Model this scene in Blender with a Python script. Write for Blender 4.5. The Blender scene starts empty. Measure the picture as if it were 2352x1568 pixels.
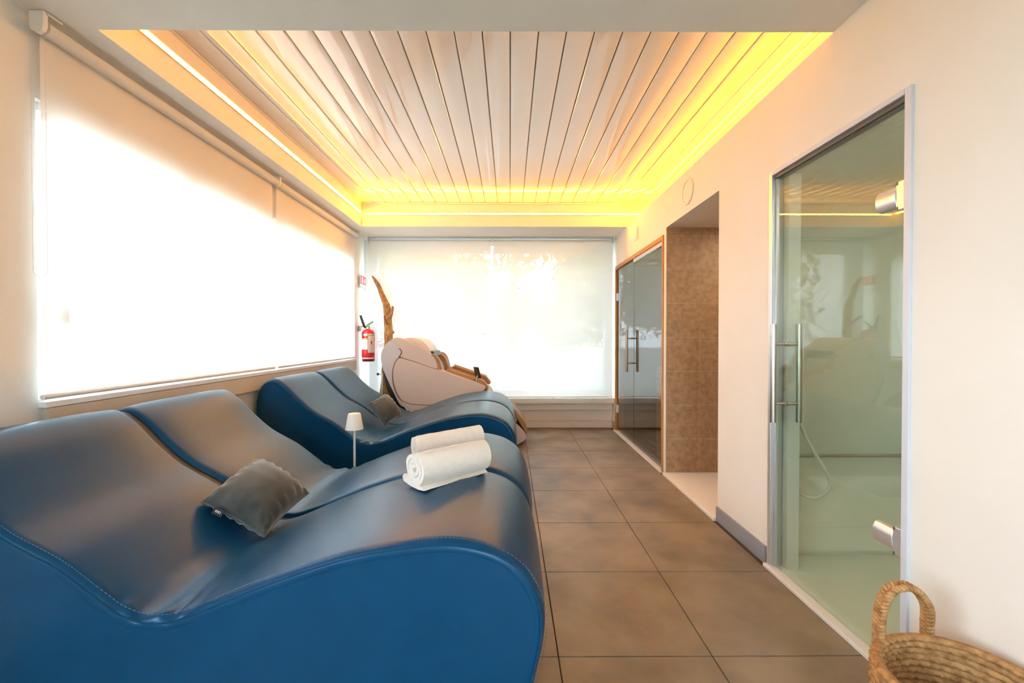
import bpy, bmesh, math, random
from mathutils import Vector, Matrix, noise
R = math.radians
PI = math.pi
sc = bpy.context.scene
col = sc.collection

# ------------------------------------------------------------------ camera, world, exposure
F = 976.0; CX, CY = 1176.0, 784.0           # focal length and centre in pixels of a 2352x1568 frame
cam_d = bpy.data.cameras.new('camera'); cam = bpy.data.objects.new('camera', cam_d); col.objects.link(cam)
cam_d.sensor_width = 36.0; cam_d.lens = 36.0 * F / 2352.0; cam_d.clip_start = 0.02; cam_d.clip_end = 200
cam.location = (0, 0, 1.25)
cam.rotation_euler = (R(90 - 0.587), 0, R(-0.294))
sc.camera = cam
w = bpy.data.worlds.new('sky'); sc.world = w; w.use_nodes = True
bg = w.node_tree.nodes['Background']
bg.inputs[0].default_value = (0.80, 0.92, 1.06, 1); bg.inputs[1].default_value = 11.0
LED_STRENGTH = 160.0
sc.view_settings.view_transform = 'Standard'; sc.view_settings.look = 'None'
sc.view_settings.exposure = 0.80; sc.view_settings.gamma = 1.0; sc.view_settings.use_curve_mapping = False
sc.cycles.max_bounces = 9; sc.cycles.diffuse_bounces = 5; sc.cycles.glossy_bounces = 4
sc.cycles.transparent_max_bounces = 10; sc.cycles.transmission_bounces = 6
sc.cycles.sample_clamp_indirect = 6.0; sc.cycles.caustics_reflective = False; sc.cycles.caustics_refractive = False
sc.cycles.use_adaptive_sampling = True; sc.cycles.adaptive_threshold = 0.06

CM = cam.rotation_euler.to_matrix(); CO = Vector((0, 0, 1.25))
def ray(px, py): return CM @ Vector(((px - CX) / F, -(py - CY) / F, -1.0))
def at(px, py, Y): d = ray(px, py); return CO + d * (Y / d.y)
def atx(px, py, X): d = ray(px, py); return CO + d * (X / d.x)
def atz(px, py, Z): d = ray(px, py); return CO + d * ((Z - 1.25) / d.z)

# ------------------------------------------------------------------ materials
def srgb(r, g, b):
    f = lambda c: (c / 255 / 12.92) if c / 255 <= 0.04045 else ((c / 255 + 0.055) / 1.055) ** 2.4
    return (f(r), f(g), f(b), 1)
def mat(name, colr, rough=0.5, metal=0.0, spec=0.5, var=0.0, vscale=8.0, bump=0.0, bscale=200.0, coat=0.0, sheen=0.0,
        vcol=None, stretch=None, detail=4):
    m = bpy.data.materials.new(name); m.use_nodes = True
    nt = m.node_tree; p = nt.nodes['Principled BSDF']
    p.inputs['Base Color'].default_value = colr; p.inputs['Roughness'].default_value = rough
    p.inputs['Metallic'].default_value = metal; p.inputs['Specular IOR Level'].default_value = spec
    p.inputs['Coat Weight'].default_value = coat; p.inputs['Coat Roughness'].default_value = 0.06
    p.inputs['Sheen Weight'].default_value = sheen; p.inputs['Sheen Roughness'].default_value = 0.35
    tc = nt.nodes.new('ShaderNodeTexCoord'); src = tc.outputs['Object']
    if stretch:
        mp = nt.nodes.new('ShaderNodeMapping'); mp.inputs['Scale'].default_value = stretch
        nt.links.new(src, mp.inputs[0]); src = mp.outputs[0]
    n = nt.nodes.new('ShaderNodeTexNoise'); n.inputs['Scale'].default_value = vscale; n.inputs['Detail'].default_value = detail
    nt.links.new(src, n.inputs[0])
    mx = nt.nodes.new('ShaderNodeMix'); mx.data_type = 'RGBA'
    c2 = vcol or tuple(list(min(1, c * (1 - var)) for c in colr[:3]) + [1])
    mx.inputs[6].default_value = colr; mx.inputs[7].default_value = c2
    rp = nt.nodes.new('ShaderNodeValToRGB'); rp.color_ramp.elements[0].position = 0.35; rp.color_ramp.elements[1].position = 0.68
    nt.links.new(n.outputs[0], rp.inputs[0]); nt.links.new(rp.outputs[0], mx.inputs[0]); nt.links.new(mx.outputs[2], p.inputs['Base Color'])
    if bump > 0:
        n2 = nt.nodes.new('ShaderNodeTexNoise'); n2.inputs['Scale'].default_value = bscale; n2.inputs['Detail'].default_value = 3
        nt.links.new(src, n2.inputs[0])
        b = nt.nodes.new('ShaderNodeBump'); b.inputs['Strength'].default_value = bump; b.inputs['Distance'].default_value = 0.004
        nt.links.new(n2.outputs[0], b.inputs['Height']); nt.links.new(b.outputs[0], p.inputs['Normal'])
    return m
def emis(name, colr, s):
    m = bpy.data.materials.new(name); m.use_nodes = True; nt = m.node_tree; nt.nodes.clear()
    e = nt.nodes.new('ShaderNodeEmission'); e.inputs[0].default_value = colr; e.inputs[1].default_value = s
    o = nt.nodes.new('ShaderNodeOutputMaterial'); nt.links.new(e.outputs[0], o.inputs[0]); return m
def glass(name, tint, rough=0.0, f0=0.05):
    m = bpy.data.materials.new(name); m.use_nodes = True; nt = m.node_tree; nt.nodes.clear()
    N = nt.nodes.new; L = nt.links.new
    g = N('ShaderNodeNewGeometry'); d = N('ShaderNodeVectorMath'); d.operation = 'DOT_PRODUCT'
    L(g.outputs['Normal'], d.inputs[0]); L(g.outputs['Incoming'], d.inputs[1])
    a = N('ShaderNodeMath'); a.operation = 'ABSOLUTE'; L(d.outputs['Value'], a.inputs[0])
    s = N('ShaderNodeMath'); s.operation = 'SUBTRACT'; s.inputs[0].default_value = 1; L(a.outputs[0], s.inputs[1])
    p = N('ShaderNodeMath'); p.operation = 'POWER'; p.inputs[1].default_value = 5; L(s.outputs[0], p.inputs[0])
    k = N('ShaderNodeMath'); k.operation = 'MULTIPLY_ADD'; k.inputs[1].default_value = 1 - f0; k.inputs[2].default_value = f0; L(p.outputs[0], k.inputs[0])
    t = N('ShaderNodeBsdfTransparent'); t.inputs[0].default_value = tint
    gl = N('ShaderNodeBsdfGlossy'); gl.inputs['Roughness'].default_value = rough
    mx = N('ShaderNodeMixShader'); L(k.outputs[0], mx.inputs[0]); L(t.outputs[0], mx.inputs[1]); L(gl.outputs[0], mx.inputs[2])
    o = N('ShaderNodeOutputMaterial'); L(mx.outputs[0], o.inputs[0]); return m
def blind_mat(name, colr, trans, clear):
    m = bpy.data.materials.new(name); m.use_nodes = True; nt = m.node_tree; nt.nodes.clear()
    N = nt.nodes.new; L = nt.links.new
    tc = N('ShaderNodeTexCoord'); n = N('ShaderNodeTexNoise'); n.inputs['Scale'].default_value = 260
    L(tc.outputs['Object'], n.inputs[0])
    b = N('ShaderNodeBump'); b.inputs['Strength'].default_value = 0.15; b.inputs['Distance'].default_value = 0.001; L(n.outputs[0], b.inputs['Height'])
    df = N('ShaderNodeBsdfDiffuse'); df.inputs[0].default_value = colr; L(b.outputs[0], df.inputs['Normal'])
    tr = N('ShaderNodeBsdfTranslucent'); tr.inputs[0].default_value = colr
    m1 = N('ShaderNodeMixShader'); m1.inputs[0].default_value = trans; L(df.outputs[0], m1.inputs[1]); L(tr.outputs[0], m1.inputs[2])
    cl = N('ShaderNodeBsdfTransparent'); m2 = N('ShaderNodeMixShader'); m2.inputs[0].default_value = clear
    L(m1.outputs[0], m2.inputs[1]); L(cl.outputs[0], m2.inputs[2])
    o = N('ShaderNodeOutputMaterial'); L(m2.outputs[0], o.inputs[0]); return m

M = {}
M['plaster'] = mat('plaster', (0.80, 0.77, 0.71, 1), 0.85, var=0.03, vscale=3, bump=0.12, bscale=140, spec=0.2)
M['ceil'] = mat('ceiling_paint', (0.84, 0.80, 0.72, 1), 0.9, var=0.03, vscale=5, bump=0.1, bscale=150, spec=0.2)
M['panel'] = mat('gloss_panel', (0.80, 0.79, 0.76, 1), 0.09, var=0.02, vscale=2, spec=0.6, coat=0.5)
M['joint'] = mat('panel_joint', (0.16, 0.11, 0.07, 1), 0.6)
M['white'] = mat('white_lacquer', (0.80, 0.78, 0.74, 1), 0.35, var=0.02)
M['upvc'] = mat('white_frame', (0.85, 0.87, 0.88, 1), 0.3, var=0.02)
M['tile'] = mat('stoneware', (0.275, 0.210, 0.142, 1), 0.42, vcol=(0.150, 0.112, 0.075, 1), vscale=3.6, bump=0.06, bscale=60, detail=12)
M['grout'] = mat('grout', (0.06, 0.05, 0.04, 1), 0.9)
M['wtile'] = mat('shower_tile', (0.42, 0.265, 0.140, 1), 0.5, vcol=(0.29, 0.175, 0.085, 1), vscale=26, bump=0.12, bscale=90, detail=12)
M['wgrout'] = mat('shower_grout', (0.56, 0.48, 0.38, 1), 0.9)
M['tray'] = mat('white_tray', (0.78, 0.76, 0.73, 1), 0.3)
M['base'] = mat('grey_baseboard', (0.27, 0.29, 0.34, 1), 0.4, var=0.05)
M['beige'] = mat('beige_panel', (0.62, 0.54, 0.43, 1), 0.55, var=0.05, vscale=4)
M['leather'] = mat('blue_leather', (0.002, 0.046, 0.116, 1), 0.30, var=0.12, vscale=14, bump=0.07, bscale=420, spec=0.40, stretch=(1, 5, 1))
M['leather'].node_tree.nodes['Principled BSDF'].inputs['Specular Tint'].default_value = (0.58, 0.80, 1.0, 1)
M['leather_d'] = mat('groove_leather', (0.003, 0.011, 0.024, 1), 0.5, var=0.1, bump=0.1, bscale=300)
M['thread'] = mat('thread', (0.09, 0.14, 0.20, 1), 0.7)
M['velvet'] = mat('grey_velvet', (0.085, 0.087, 0.080, 1), 0.8, vcol=(0.038, 0.040, 0.038, 1), vscale=7, bump=0.2, bscale=120, sheen=0.7, spec=0.2)
M['velvet_b'] = mat('velvet_piping', (0.075, 0.080, 0.080, 1), 0.7, sheen=0.4)
M['black'] = mat('black_plastic', (0.012, 0.012, 0.013, 1), 0.4, var=0.1)
M['terry'] = mat('terry_towel', (0.90, 0.80, 0.70, 1), 0.95, var=0.05, vscale=60, bump=0.7, bscale=420, sheen=0.3, spec=0.1)
M['steel'] = mat('brushed_steel', (0.52, 0.48, 0.43, 1), 0.28, metal=1, var=0.1, vscale=40, stretch=(30, 30, 1))
M['alu'] = mat('aluminium', (0.72, 0.72, 0.73, 1), 0.35, metal=0.75, var=0.04, vscale=30)
M['paintgrey'] = mat('pale_grey_paint', (0.62, 0.65, 0.72, 1), 0.4, var=0.03)
M['gasket'] = mat('gasket', (0.10, 0.10, 0.11, 1), 0.5)
M['wood'] = mat('sauna_frame_wood', (0.50, 0.245, 0.055, 1), 0.45, vcol=(0.38, 0.16, 0.03, 1), vscale=6, stretch=(14, 14, 1.0), bump=0.05)
M['pine'] = mat('pale_pine', (0.66, 0.46, 0.24, 1), 0.5, vcol=(0.54, 0.35, 0.16, 1), vscale=5, stretch=(12, 2, 12), bump=0.04)
M['sauna'] = mat('dark_sauna_wood', (0.11, 0.07, 0.045, 1), 0.55, vcol=(0.07, 0.042, 0.026, 1), vscale=4, stretch=(2, 2, 16), bump=0.05)
M['drift'] = mat('driftwood', (0.50, 0.27, 0.085, 1), 0.75, vcol=(0.17, 0.075, 0.022, 1), vscale=11, stretch=(4, 4, 1.2), bump=0.5, bscale=40, detail=8)
M['red'] = mat('red_enamel', (0.62, 0.008, 0.012, 1), 0.25, var=0.1, coat=0.3)
M['signred'] = mat('sign_red', (0.62, 0.02, 0.03, 1), 0.4)
M['paper'] = mat('white_label', (0.85, 0.83, 0.80, 1), 0.5)
M['print'] = mat('label_print', (0.45, 0.40, 0.36, 1), 0.6)
M['green'] = mat('green_plastic', (0.03, 0.26, 0.19, 1), 0.4)
M['lime'] = mat('lime_plastic', (0.42, 0.50, 0.10, 1), 0.4)
M['shell'] = mat('chair_shell', (0.60, 0.455, 0.375, 1), 0.42, var=0.04, vscale=5)
M['shell2'] = mat('chair_back_shell', (0.56, 0.49, 0.475, 1), 0.35, var=0.03, vscale=5)
M['tan'] = mat('tan_leather', (0.34, 0.165, 0.038, 1), 0.4, var=0.15, vscale=10, bump=0.08, bscale=200)
M['cream'] = mat('cream_leather', (0.72, 0.62, 0.52, 1), 0.45, var=0.05)
M['seam'] = mat('seam', (0.20, 0.10, 0.06, 1), 0.6)
M['basket'] = mat('seagrass', (0.50, 0.275, 0.105, 1), 0.75, vcol=(0.27, 0.125, 0.035, 1), vscale=55, bump=0.8, bscale=130, detail=6)
M['lampw'] = mat('lamp_white', (0.82, 0.78, 0.71, 1), 0.4)
M['leaf'] = mat('leaf', (0.17, 0.27, 0.06, 1), 0.6, vcol=(0.36, 0.42, 0.11, 1), vscale=2)
M['bark'] = mat('bark', (0.10, 0.07, 0.05, 1), 0.9, var=0.3, bump=0.5, bscale=20)
M['ground'] = mat('terrace', (0.16, 0.17, 0.13, 1), 0.9, var=0.3)
M['steam'] = mat('steam_panel', (0.84, 0.84, 0.77, 1), 0.25, var=0.02)
M['hose'] = mat('white_hose', (0.78, 0.77, 0.72, 1), 0.35)
M['screen'] = mat('tablet_screen', (0.02, 0.02, 0.022, 1), 0.12)
M['led'] = emis('led_strip', (1.0, 0.375, 0.012, 1), LED_STRENGTH)
M['glass_g'] = glass('green_glass', (0.88, 0.925, 0.865, 1), f0=0.08)
M['glass_s'] = glass('smoked_glass', (0.66, 0.63, 0.58, 1), f0=0.20)
M['glass_w'] = glass('window_glass', (0.95, 0.97, 0.96, 1), f0=0.04)
M['blind'] = blind_mat('blind_fabric', (0.88, 0.87, 0.84, 1), 0.36, 0.04)
M['blind_b'] = blind_mat('blind_fabric_back', (0.80, 0.85, 0.86, 1), 0.125, 0.07)

# ------------------------------------------------------------------ mesh helpers
ORG = {}
def link(name, me, parent=None, origin=None):
    o = bpy.data.objects.new(name, me); col.objects.link(o)
    if parent is not None:
        o.parent = parent; ORG[o.name] = ORG[parent.name]
    else:
        o.location = origin; ORG[o.name] = Vector(origin)
    return o
def tag(o, label=None, cat=None, group=None, kind=None):
    if label: o['label'] = label
    if cat: o['category'] = cat
    if group: o['group'] = group
    if kind: o['kind'] = kind
    return o
def thing(name, loc, label=None, cat=None, group=None, kind=None):
    o = bpy.data.objects.new(name, None); col.objects.link(o); o.location = loc; o.empty_display_size = 0.05
    ORG[o.name] = Vector(loc); return tag(o, label, cat, group, kind)
def mk(name, verts, faces, m, parent=None, smooth=False, origin=None):
    verts = [Vector(v) for v in verts]
    if parent is not None: org = ORG[parent.name]
    elif origin is not None: org = Vector(origin)
    else:
        xs = [v.x for v in verts]; ys = [v.y for v in verts]; zs = [v.z for v in verts]
        org = Vector(((min(xs) + max(xs)) / 2, (min(ys) + max(ys)) / 2, min(zs)))
    me = bpy.data.meshes.new(name); me.from_pydata([tuple(v - org) for v in verts], [], faces); me.update()
    if m: me.materials.append(m)
    bm = bmesh.new(); bm.from_mesh(me); bmesh.ops.recalc_face_normals(bm, faces=bm.faces); bm.to_mesh(me); bm.free()
    if smooth:
        for p in me.polygons: p.use_smooth = True
    return link(name, me, parent, org)
def autosmooth(o, ang=35):
    bm = bmesh.new(); bm.from_mesh(o.data)
    for f in bm.faces: f.smooth = True
    for e in bm.edges:
        if len(e.link_faces) == 2 and e.calc_face_angle(0) > R(ang): e.smooth = False
    bm.to_mesh(o.data); bm.free(); return o
def boxv(x0, x1, y0, y1, z0, z1, k=0):
    v = [(x0, y0, z0), (x1, y0, z0), (x1, y1, z0), (x0, y1, z0), (x0, y0, z1), (x1, y0, z1), (x1, y1, z1), (x0, y1, z1)]
    f = [(0, 3, 2, 1), (4, 5, 6, 7), (0, 1, 5, 4), (1, 2, 6, 5), (2, 3, 7, 6), (3, 0, 4, 7)]
    return v, [tuple(i + k for i in q) for q in f]
def bevel_obj(o, b, seg=2, ang=30, smooth=True):
    bm = bmesh.new(); bm.from_mesh(o.data)
    es = [e for e in bm.edges if len(e.link_faces) == 2 and e.calc_face_angle(0) > R(ang)]
    bmesh.ops.bevel(bm, geom=es, offset=b, offset_type='OFFSET', segments=seg, profile=0.5, affect='EDGES', clamp_overlap=True)
    bm.to_mesh(o.data); bm.free()
    return weighted(o) if smooth else o
def weighted(o, ang=50):
    # area-weighted custom normals keep the big faces flat and the bevels round
    me = o.data; fs = {i: [] for i in range(len(me.vertices))}
    for p in me.polygons:
        p.use_smooth = True
        for v in p.vertices: fs[v].append(p)
    ca = math.cos(R(ang)); out = []
    for p in me.polygons:
        for v in p.vertices:
            n = Vector()
            for q in fs[v]:
                if q.normal.dot(p.normal) > ca: n += q.normal * q.area
            out.append(tuple(n.normalized()))
    me.normals_split_custom_set(out); return o
def box(name, x0, x1, y0, y1, z0, z1, m, parent=None, bevel=0.0, seg=2):
    v, f = boxv(min(x0, x1), max(x0, x1), min(y0, y1), max(y0, y1), min(z0, z1), max(z0, z1))
    o = mk(name, v, f, m, parent)
    if bevel: bevel_obj(o, bevel, seg, smooth=False)
    return o
def boxes(name, bl, m, parent=None):
    V, Fc = [], []
    for b in bl:
        v, f = boxv(*b, k=len(V)); V += v; Fc += f
    return mk(name, V, Fc, m, parent)
def prism(name, pts, y0, y1, m, parent=None, bevel=0.0, seg=2, ang=30):
    n = len(pts); V = [(x, y0, z) for x, z in pts] + [(x, y1, z) for x, z in pts]
    Fc = [tuple(range(n)), tuple(range(2 * n - 1, n - 1, -1))] + [(i, i + n, (i + 1) % n + n, (i + 1) % n) for i in range(n)]
    o = mk(name, V, Fc, m, parent)
    if bevel: bevel_obj(o, bevel, seg, ang)
    else: autosmooth(o, 30)
    return o
def frames(pts, closed=False):
    n = len(pts); T = []
    for i in range(n):
        a = pts[(i - 1) % n] if (closed or i > 0) else pts[i]; b = pts[(i + 1) % n] if (closed or i < n - 1) else pts[i]
        T.append((b - a).normalized())
    up = Vector((0, 0, 1)) if abs(T[0].z) < 0.9 else Vector((1, 0, 0))
    u = (up - T[0] * up.dot(T[0])).normalized(); out = []
    for t in T:
        u = (u - t * u.dot(t)).normalized(); out.append((t, u, t.cross(u)))
    return out
def tubegeo(pts, r, n=8, closed=False, flat=1.0, k=0):
    pts = [Vector(p) for p in pts]; fr = frames(pts, closed); V, Fc = [], []
    for i, p in enumerate(pts):
        rr = r[i] if isinstance(r, (list, tuple)) else r
        for j in range(n):
            a = 2 * PI * j / n; V.append(p + fr[i][1] * (rr * math.cos(a) * flat) + fr[i][2] * (rr * math.sin(a)))
    m_ = len(pts); last = m_ if closed else m_ - 1
    for i in range(last):
        i2 = (i + 1) % m_
        for j in range(n):
            j2 = (j + 1) % n; Fc.append((k + i * n + j, k + i * n + j2, k + i2 * n + j2, k + i2 * n + j))
    if not closed:
        Fc.append(tuple(k + j for j in range(n - 1, -1, -1))); Fc.append(tuple(k + (m_ - 1) * n + j for j in range(n)))
    return V, Fc
def tube(name, pts, r, m, parent=None, n=8, closed=False, flat=1.0):
    V, Fc = tubegeo(pts, r, n, closed, flat); return autosmooth(mk(name, V, Fc, m, parent), 50)
def lathe(name, prof, c, m, parent=None, n=28, axis='z', ring=False):
    V, Fc = [], []; c = Vector(c)
    for r, h in prof:
        for j in range(n):
            a = 2 * PI * j / n; x, y = r * math.cos(a), r * math.sin(a)
            V.append(c + (Vector((x, y, h)) if axis == 'z' else Vector((h, x, y)) if axis == 'x' else Vector((x, h, y))))
    for i in range(len(prof) - 1):
        for j in range(n):
            j2 = (j + 1) % n; Fc.append((i * n + j, i * n + j2, (i + 1) * n + j2, (i + 1) * n + j))
    if ring: Fc += [((len(prof) - 1) * n + j, (len(prof) - 1) * n + (j + 1) % n, (j + 1) % n, j) for j in range(n)]
    else: Fc.append(tuple(range(n - 1, -1, -1))); Fc.append(tuple((len(prof) - 1) * n + j for j in range(n)))
    return autosmooth(mk(name, V, Fc, m, parent), 40)
def spline(pts, sub):
    pts = [Vector(p) for p in pts]; out = []
    for i in range(len(pts) - 1):
        p0 = pts[max(i - 1, 0)]; p1 = pts[i]; p2 = pts[i + 1]; p3 = pts[min(i + 2, len(pts) - 1)]
        for s in range(sub):
            t = s / sub
            out.append(0.5 * ((2 * p1) + (p2 - p0) * t + (2 * p0 - 5 * p1 + 4 * p2 - p3) * t * t + (3 * p1 - p0 - 3 * p2 + p3) * t ** 3))
    out.append(pts[-1]); return out
def sp2(pts, sub): return [(p.x, p.z) for p in spline([Vector((a, 0, b)) for a, b in pts], sub)]
def closed2(pts, sub):
    n = len(pts); ext = [pts[-1]] + list(pts) + [pts[0], pts[1]]
    v = [Vector((a, 0, b)) for a, b in ext]; out = []
    for i in range(1, n + 1):
        p0, p1, p2, p3 = v[i - 1], v[i], v[i + 1], v[i + 2] if i + 2 < len(v) else v[2]
        for s in range(sub):
            t = s / sub
            q = 0.5 * ((2 * p1) + (p2 - p0) * t + (2 * p0 - 5 * p1 + 4 * p2 - p3) * t * t + (3 * p1 - p0 - 3 * p2 + p3) * t ** 3)
            out.append((q.x, q.z))
    return out
def shared(o, name, parent, loc):
    c = o.copy(); c.name = name; col.objects.link(c); c.parent = parent; c.location = loc; return c
def text_mesh(name, s, size, mtx, m, parent):
    cu = bpy.data.curves.new('t', 'FONT'); cu.body = s; cu.size = size; cu.align_x = 'CENTER'; cu.align_y = 'CENTER'; cu.extrude = 0.0002
    to = bpy.data.objects.new('t', cu); col.objects.link(to)
    dg = bpy.context.evaluated_depsgraph_get(); me = bpy.data.meshes.new_from_object(to.evaluated_get(dg))
    bpy.data.objects.remove(to); bpy.data.curves.remove(cu)
    org = ORG[parent.name]; me.transform(Matrix.Translation(-org) @ mtx); me.materials.clear(); me.materials.append(m)
    me.name = name; return link(name, me, parent)

# ------------------------------------------------------------------ room dimensions
XL, XR, YB = -1.99, 1.4175, 5.84          # left wall, right wall, back wall
ZC = 2.585                                # soffit
RX0, RX1, RY0, RY1 = -1.79, 1.77, 1.87, 5.15   # raised ceiling recess
ZS, ZLED = 2.872, 2.735
YN = -2.6                                 # wall behind the camera

# floor
fl = box('floor', -2.3, 1.52, YN, 5.95, -0.06, -0.004, M['grout']); tag(fl, kind='structure')
tp = None; G = 0.0022
xs = [0.19 + 0.605 * k for k in range(-4, 2)] + [1.385]; ys = [1.65 + 0.6 * k for k in range(-7, 7)] + [5.84]
xs[0] = XL; random.seed(3)
for i in range(len(xs) - 1):
    for j in range(len(ys) - 1):
        x0, x1, y0, y1 = xs[i] + G, xs[i + 1] - G, max(ys[j], YN) + G, ys[j + 1] - G
        if y1 - y0 < 0.05 or x1 - x0 < 0.02: continue
        box('tile', x0, x1, y0, y1, -0.02, 0.0, M['tile'], fl, bevel=0.0012, seg=1)

# left wall with the two window openings (a wide one along the side)
WZ0, WZ1, WY0, WY1 = 0.985, 2.255, 1.80, 5.40
QY0, QY1 = -2.1, 0.4                      # added unseen window behind the camera, for daylight on the near parts
FX0, FX1 = -0.1, 1.1                      # added unseen glazed door, lets frontal daylight in from behind the camera
tag(boxes('wall_left', [ (XL - 0.12, XL, YN, QY0, -0.06, 3.0), (XL - 0.12, XL, QY1, WY0, -0.06, 3.0), (XL - 0.12, XL, QY0, QY1, -0.06, WZ0), (XL - 0.12, XL, QY0, QY1, WZ1, 3.0), (XL - 0.12, XL, WY1, 5.98, -0.06, 3.0),
    (XL - 0.12, XL, WY0, WY1, -0.06, WZ0), (XL - 0.12, XL, WY0, WY1, WZ1, 3.0)], M['plaster']), kind='structure')
# back wall: opening
BX0, BX1, BZ0, BZ1 = -1.93, 1.40, 0.43, 2.50
tag(boxes('wall_back', [(XL - 0.12, BX0, YB, YB + 0.22, -0.06, 3.0), (BX1, 3.4, YB, YB + 0.22, -0.06, 3.0),
    (BX0, BX1, YB, YB + 0.22, -0.06, BZ0), (BX0, BX1, YB, YB + 0.22, BZ1, 3.0)], M['plaster']), kind='structure')
# right wall: steam door, shower niche, sauna front
DY0, DY1, DZ = 1.515, 2.285, 2.118
NY0, NY1, NZ = 2.88, 3.85, 2.243
SY0, SY1, SZ = 3.905, 5.69, 2.19
XR2 = XR + 0.10
tag(boxes('wall_right', [(XR, XR2, YN, DY0, 0, ZC), (XR, XR2, DY0, DY1, DZ, ZC), (XR, XR2, DY1, NY0, 0, ZC), (XR, XR2, NY0, NY1, NZ, ZC),
    (XR, XR2, NY1 + 0.008, SY0, 0, NZ), (XR, XR2, NY1, SY0, NZ, ZC), (XR, XR2, SY0, SY1, SZ, ZC), (XR, XR2, SY1, YB, 0, ZC)], M['plaster']), kind='structure')
# wall behind the camera
tag(boxes('wall_front', [(XL - 0.12, FX0, YN - 0.2, YN, -0.06, 3.0), (FX1, XR2, YN - 0.2, YN, -0.06, 3.0), (FX0, FX1, YN - 0.2, YN, 2.25, 3.0), (FX0, FX1, YN - 0.2, YN, -0.06, 0.1)], M['plaster']), kind='structure')
# soffit frame around the raised field, and the roof above it
ce = boxes('ceiling', [(XL - 0.12, 3.4, YN - 0.2, RY0, ZC, 3.02), (XL - 0.12, RX0, RY0, RY1, ZC, 3.02), (XL - 0.12, 3.4, RY1, YB + 0.2, ZC, 3.02),
    (RX1, 3.4, RY0, RY1, ZC, 3.02), (RX0, RX1, RY0, RY1, ZS + 0.03, 3.02)], M['ceil']); tag(ce, kind='structure')
# ledge above the side rooms (floor of the cove on the right)
tag(box('trim_1', XR2, RX1 + 0.02, RY0, RY1, NZ + 0.06, ZC, M['plaster']), kind='structure')
# ceiling panels, each with a raised rounded edge, black joint sheet behind them
box('joint_backing', RX0, RX1, RY0, RY1, ZS + 0.012, ZS + 0.022, M['joint'], ce)
k0 = -12
for k in range(-12, 12):
    x0 = 0.003 + 0.15 * k + 0.0025; x1 = x0 + 0.15 - 0.005
    if k == -12: x0 = RX0 + 0.002
    if k == 11: x1 = RX1 - 0.002
    pts = [(x0, ZS + 0.011), (x0, ZS + 0.006), (x0 + 0.004, ZS + 0.0012), (x0 + 0.010, ZS), (x1 - 0.010, ZS), (x1 - 0.004, ZS + 0.0012), (x1, ZS + 0.006), (x1, ZS + 0.011)]
    prism('panel', pts, RY0 + 0.004, RY1 - 0.012, M['panel'], ce)
# U trims around the field
box('edge_trim', RX0, RX1, RY1 - 0.022, RY1, ZS - 0.018, ZS - 0.002, M['panel'], ce)
box('edge_trim', RX0, RX0 + 0.014, RY0, RY1 - 0.022, ZS - 0.014, ZS - 0.002, M['panel'], ce)
box('edge_trim', RX1 - 0.014, RX1, RY0, RY1 - 0.022, ZS - 0.014, ZS - 0.002, M['panel'], ce)
# LED strips on the recess faces
def led(x0, x1, y0, y1, label, lip=False):
    t = thing('led_strip', ((x0 + x1) / 2, (y0 + y1) / 2, ZLED), label, 'led strip', 'light strips around the ceiling recess')
    def prof(q):      # aluminium channel: back plate and two lips, q = depth
        return [(0, q * 0.3, -0.011, 0.011), (q * 0.3, q * 0.92, -0.011, -0.0075), (q * 0.3, q * (2.4 if lip else 0.92), 0.0075, 0.011)]
    if abs(x1 - x0) > abs(y1 - y0):
        d = y1 - y0
        boxes('channel', [(x0, x1, y1 - q1, y1 - q0, ZLED + a_, ZLED + b_) for q0, q1, a_, b_ in prof(d)], M['white'], t)
        box('diffuser', x0 + 0.01, x1 - 0.01, y0, y1 - d * 0.3, ZLED - 0.007, ZLED + 0.007, M['led'], t)
    else:
        s = 1 if x0 < 0 else -1; xa = x0 if s > 0 else x1; d = abs(x1 - x0)
        boxes('channel', [(min(xa + s * q0, xa + s * q1), max(xa + s * q0, xa + s * q1), y0, y1, ZLED + a_, ZLED + b_) for q0, q1, a_, b_ in prof(d)], M['white'], t)
        box('diffuser', xa + s * d * 0.3, xa + s * d, y0 + 0.01, y1 - 0.01, ZLED - 0.007, ZLED + 0.007, M['led'], t)
led(RX0 + 0.03, RX1 - 0.03, RY1 - 0.012, RY1, 'yellow light strip across the far side of the ceiling recess')
led(RX0, RX0 + 0.012, RY0 + 0.02, RY1 - 0.04, 'yellow light strip running along the recess above the window blinds', True)
led(RX1 - 0.012, RX1, RY0 + 0.02, RY1 - 0.04, 'yellow light strip hidden above the glass doors, mirrored in ceiling panels')

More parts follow.
